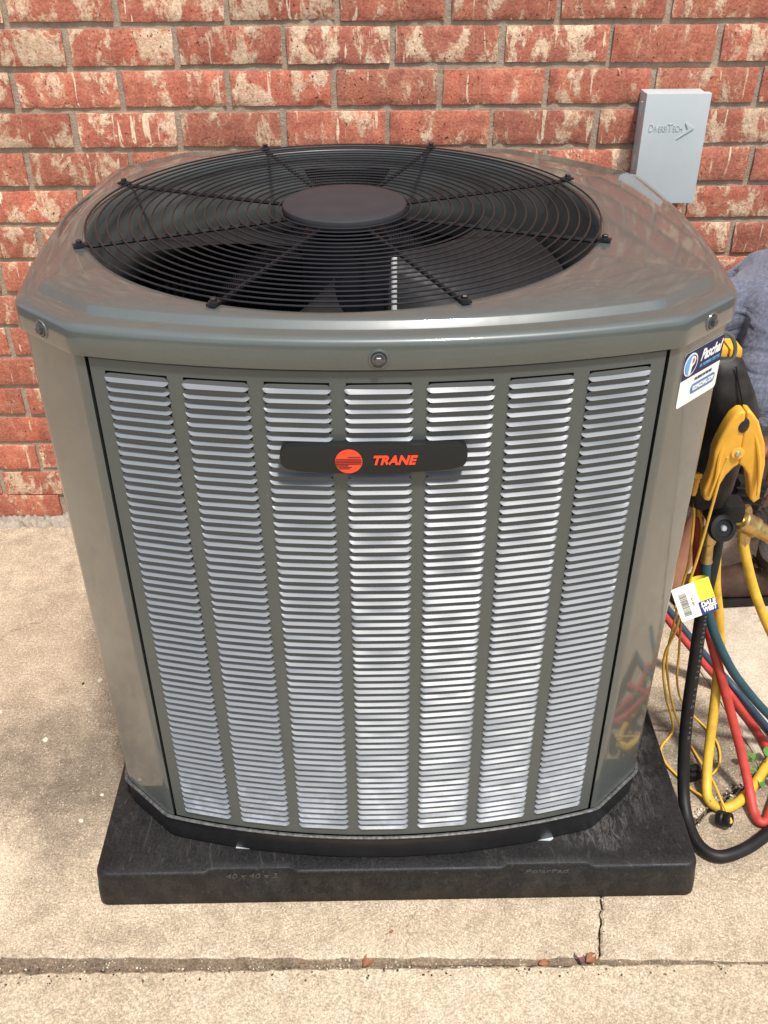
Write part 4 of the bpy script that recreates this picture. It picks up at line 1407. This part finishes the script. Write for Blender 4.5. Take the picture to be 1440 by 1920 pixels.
l2 = [0, (1.20, .955, .70, .095), (1.18, .98, .55, .085), (1.15, .985, .45, .066), (1.17, .985, .32, .060), (1.20, .985, .18, .046), (1.21, .985, .09, .034), (1.16, .985, .06, .026)]
bd = skin('body', body + [a1, a2, l1, l2], MAT['skin'])
for (w, d, sd) in (((.590, .615, .20), (-.40, -.15, -.9), 1), ((.607, .987, .225), (-.25, -.2, -.9), -1)):
    w_, d_, s_, chs = hand(w, d, sd)
    for a_, b_, c_, r_ in chs:
        MB().tube(spline([p - PB for p in (a_ - d_ * .03, a_, b_, c_)], 4), [r_ * (1 - .02 * i) for i in range(13)], 10).build('finger', MAT['skin'], bd)
skin('shirt', [[(1.17, .86, .79, .135, .145), (1.08, .86, .785, .138, .14), (.95, .862, .715, .115, .125), (.82, .862, .672, .105, .11), (.72, .868, .664, .10, .105), (.63, .90, .668, .095, .095), (.575, .93, .655, .06, .06)],
               [3, (.765, .750, .700, .080), (.745, .702, .650, .076), (.732, .682, .575, .072), (.726, .676, .520, .070)],
               [3, (.77, .98, .690, .078), (.735, 1.03, .61, .072), (.722, 1.045, .53, .066)]], MAT['shirt'], 3, wrinkle=.010)
skin('trousers', [[(1.14, .86, .76, .13, .12), (1.22, .86, .75, .14, .15), (1.27, .86, .73, .10, .13)],
                  [1, (1.20, .77, .70, .11), (1.06, .73, .56, .10), (.965, .722, .475, .084), (.938, .735, .35, .076), (.912, .765, .20, .066), (.900, .785, .100, .062)],
                  [1, (1.21, .955, .70, .11), (1.18, .98, .55, .10), (1.15, .985, .45, .082), (1.17, .985, .32, .074), (1.20, .985, .18, .066), (1.21, .985, .085, .064)]], MAT['denim'], 3, wrinkle=.010)
skin('hair', [[(.595, .985, .615, .05), (.555, 1.005, .585, .075), (.525, 1.02, .54, .07)]], MAT['hair'], 2)
# boots: toe points left, towards the cabinet
def boot(x, y):
    bt = empty('boot', Vector((x, y, 0)) - PB, pe)
    prof = [(-.175, .030, .038, .020), (-.165, .044, .056, .022), (-.13, .060, .070, .022), (-.09, .072, .078, .022), (-.04, .082, .082, .022), (.0, .098, .084, .022), (.03, .118, .082, .022), (.065, .135, .080, .022), (.10, .135, .076, .022), (.118, .12, .060, .022)]
    rings = []
    for (px, h, w, zb) in prof:
        r = []
        for k in range(16):
            a = 2 * pi * k / 16
            cy, cz = cos(a), sin(a)
            yy_ = math.copysign(abs(cy) ** .75, cy) * w / 2 * (1 if cz < .3 else 1 - .18 * (cz - .3))
            zz_ = zb + (h - zb) * (.5 + .5 * math.copysign(abs(cz) ** .7, cz))
            r.append((px, yy_, zz_))
        rings.append(r)
    MB().loft(rings, cap_first=True, cap_last=True).build('upper', MAT['leather'], bt, angle=60)
    so = [(-.180, .0), (-.172, .026), (-.13, .040), (-.08, .0435), (-.02, .040), (.03, .036), (.08, .039), (.115, .034), (.124, .0)]
    pol = [(a, b) for a, b in so] + [(a, -b) for a, b in so[::-1][1:-1]]
    MB().prism(pol, (0, 0, .008), (1, 0, 0), (0, 1, 0), (0, 0, 1), .020).build('sole', MAT['black_rubber'], bt, bevel=.003)
    for i in range(9):
        px = -.150 + .030 * i
        if .02 < px < .05: continue
        MB().box((px, 0, .005), (.017, .070, .010)).build('tread', MAT['black_rubber'], bt, bevel=.002)
    MB().lathe([(.046, .10), (.047, .15), (.043, .19)], 20, None, (.055, 0, 0), cap=False).build('shaft', MAT['leather'], bt)
    for i in range(4):
        MB().tube([(.012 + .010 * i, -.030, .104 + .012 * i), (.006 + .010 * i, 0, .112 + .013 * i), (.012 + .010 * i, .030, .104 + .012 * i)], .0024, 6).build('lace', MAT['scuffed_rubber'], bt)
    return bt
boot(.845, .79); boot(1.16, .985)

# ------------------------------------------------------------------ small things on the ground
def leaf_mesh(L_, W_, curl, seed, mat):
    r = random.Random(seed)
    rows = []
    for i in range(9):
        t = i / 8
        w = W_ * (sin(pi * min(1, t * 1.02)) ** .8) * (1 + r.uniform(-.08, .08))
        z = curl * sin(pi * t) * .5 + .0008
        rows.append([(L_ * (t - .5), -w / 2, z + curl * .9), (L_ * (t - .5), -w / 4, z + curl * .25), (L_ * (t - .5), 0, z), (L_ * (t - .5), w / 4, z + curl * .3), (L_ * (t - .5), w / 2, z + curl * 1.0)])
    mb = MB().loft(rows, closed=False)
    mb.tube([(-L_ * .5 - .008, 0, .0005), (-L_ * .3, 0, curl * .3)], .0006, 5)
    return mb.mesh('dry_leaf', mat, angle=70)
leaf_l = [((-.052, -.104, -.009), .030, .017, .006, 1.0, .5, 'dry_leaf', 'curled brown dry leaf in the joint near the middle of the pad'),
          ((-.155, -.102, -.010), .014, .008, .003, .4, .3, 'dry_leaf', 'tiny brown leaf scrap in the joint left of the curled leaf'),
          ((.232, -.113, -.008), .022, .012, .005, .2, .6, 'dry_leaf', 'small brown leaf in the joint left of the crack'),
          ((.288, -.112, -.004), .026, .018, .007, 1.9, .9, 'purple_leaf', 'purplish dry leaf lodged in the joint at the crack'),
          ((.306, -.110, -.002), .026, .016, .006, .7, .7, 'dry_leaf', 'folded tan leaf lodged at the lower end of the crack'),
          ((-.012, -.058, .0006), .008, .005, .002, .4, .1, 'dry_leaf', 'speck of brown leaf on the concrete in front of the pad')]
for i, (loc, a, b_, c_, rz, rx, mt, lb) in enumerate(leaf_l):
    o = link('dry_leaf', leaf_mesh(a, b_, c_, 50 + i, MAT[mt]))
    o.location = loc; o.rotation_euler = (rx * .5, rx * .3, rz)
    tag(o, lb, 'leaf', 'dry leaves on the concrete')
chips = [((-.705, .985, 0), .009, 'red', 'small red brick crumb on the pale concrete near the wall, left one'), ((-.665, .99, 0), .007, 'red', 'small red brick crumb on the pale concrete near the wall, right one'),
         ((-.628, .545, 0), .012, 'chip', 'cream leaf scrap on the concrete left of the cabinet'), ((-.662, .535, 0), .008, 'dark', 'dark crumb beside the cream scrap left of the cabinet'),
         ((-.815, .455, 0), .011, 'chip', 'pale chip at the left edge of the concrete'), ((-.58, .175, 0), .011, 'chip', 'pale chip on the stain near the pad corner'),
         ((-.70, .375, 0), .014, 'chip', 'pale twisted scrap in the middle of the left stain'), ((-.555, .235, 0), .009, 'chip', 'pale chip close to the left side of the pad'),
         ((.600, .372, 0), .010, 'chip', 'pale chip on the dark stain among the yellow wires'), ((.640, .352, 0), .009, 'chip', 'pale chip between the yellow hose and the red hose')]
for i, (loc, s, k, lb) in enumerate(chips):
    r = random.Random(90 + i)
    mb = MB()
    n = 9
    base = [(s * (.6 + .5 * r.random()) * cos(2 * pi * j / n) * .6, s * (.6 + .5 * r.random()) * sin(2 * pi * j / n) * .45) for j in range(n)]
    mb.loft([[(x, y, 0.0005) for x, y in base], [(x * .9, y * .9, s * .16) for x, y in base], [(x * .5, y * .5, s * .26) for x, y in base]], cap_first=True, cap_last=True)
    o = mb.build('chip', MAT['chip'] if k == 'chip' else MAT['brick'] if k == 'red' else MAT['soil'], None)
    o.location = loc; o.rotation_euler.z = r.uniform(0, 6)
    tag(o, lb, 'chip', 'chips on the concrete')
# weed growing from the crack at the right edge
wd = empty('weed', (.712, .258, -.005))
tag(wd, 'small green weed growing out of the crack at the right edge', 'weed')
rwd = random.Random(5)
for i in range(8):
    a = [2.6, 3.4, 4.2, 5.0, 5.8, .4, 1.2, 1.9][i]
    ln = rwd.uniform(.020, .040)
    tip = Vector((cos(a) * ln, sin(a) * ln, rwd.uniform(.014, .035)))
    MB().tube([(0, 0, 0), tuple(tip * .55 + Vector((0, 0, .004))), tuple(tip)], .0008, 5).build('stem', MAT['green_leaf'], wd)
    lf = link('leaf', leaf_mesh(rwd.uniform(.018, .026), rwd.uniform(.013, .018), .002, 70 + i, MAT['green_leaf']), wd)
    lf.location = tip + Vector((cos(a) * .009, sin(a) * .009, 0)); lf.rotation_euler = (rwd.uniform(-.3, .3), rwd.uniform(-.35, .1), a)
# mulch and mortar rubble at the foot of the wall behind the hoses
rub = MB()
rr2 = random.Random(61)
for i in range(260):
    x, y, s = rr2.uniform(.74, 1.2), rr2.uniform(1.02, 1.125), rr2.uniform(.004, .014)
    rub.box((x, y, s * .3), (s * rr2.uniform(.7, 2), s, s * .7), rot=Matrix.Rotation(rr2.uniform(0, 3), 3, 'Z') @ Matrix.Rotation(rr2.uniform(-.5, .5), 3, 'X'))
ro = rub.build('rubble', [MAT['mortar']], None, bevel=.0008)
tag(ro, 'brown rubble and crumbs along the foot of the wall', 'rubble', kind='stuff')

# grit and crumbs gathered in the joint and along the crack
gt = MB()
rg3 = random.Random(71)
for i in range(900):
    x = rg3.uniform(-.72, .66)
    t = min(1, max(0, (x + .7) / 1.25))
    y0, y1 = -.088 - .028 * t, -.1185 - .003 * t
    y = rg3.uniform(y1, y0)
    if rg3.random() < .18: y = rg3.uniform(y1 - .02, y1)
    z = -.012 if y > y1 else .0015
    q = rg3.uniform(.0007, .0026)
    gt.box((x, y, z + q * .3), (q * rg3.uniform(.8, 1.8), q, q * .8), mi=rg3.choice((0, 0, 1, 2)), rot=Matrix.Rotation(rg3.uniform(0, 3), 3, 'Z') @ Matrix.Rotation(rg3.uniform(-.6, .6), 3, 'X'))
for i in range(500):
    p_ = rg3.choice(ra)
    if p_.y < .01 and rg3.random() < .8: continue
    q = rg3.uniform(.0008, .0032 if p_.y > .01 else .0016)
    gt.box((p_.x + rg3.gauss(0, .006), p_.y + rg3.gauss(0, .006), q * .25), (q * rg3.uniform(.8, 1.8), q, q * .8), mi=rg3.choice((0, 1, 2)), rot=Matrix.Rotation(rg3.uniform(0, 3), 3, 'Z') @ Matrix.Rotation(rg3.uniform(-.6, .6), 3, 'X'))
go = gt.build('grit', [MAT['soil'], MAT['groove'], MAT['chip']], None, smooth=False)
tag(go, 'fine grit and crumbs in the concrete joint and crack', 'grit', kind='stuff')
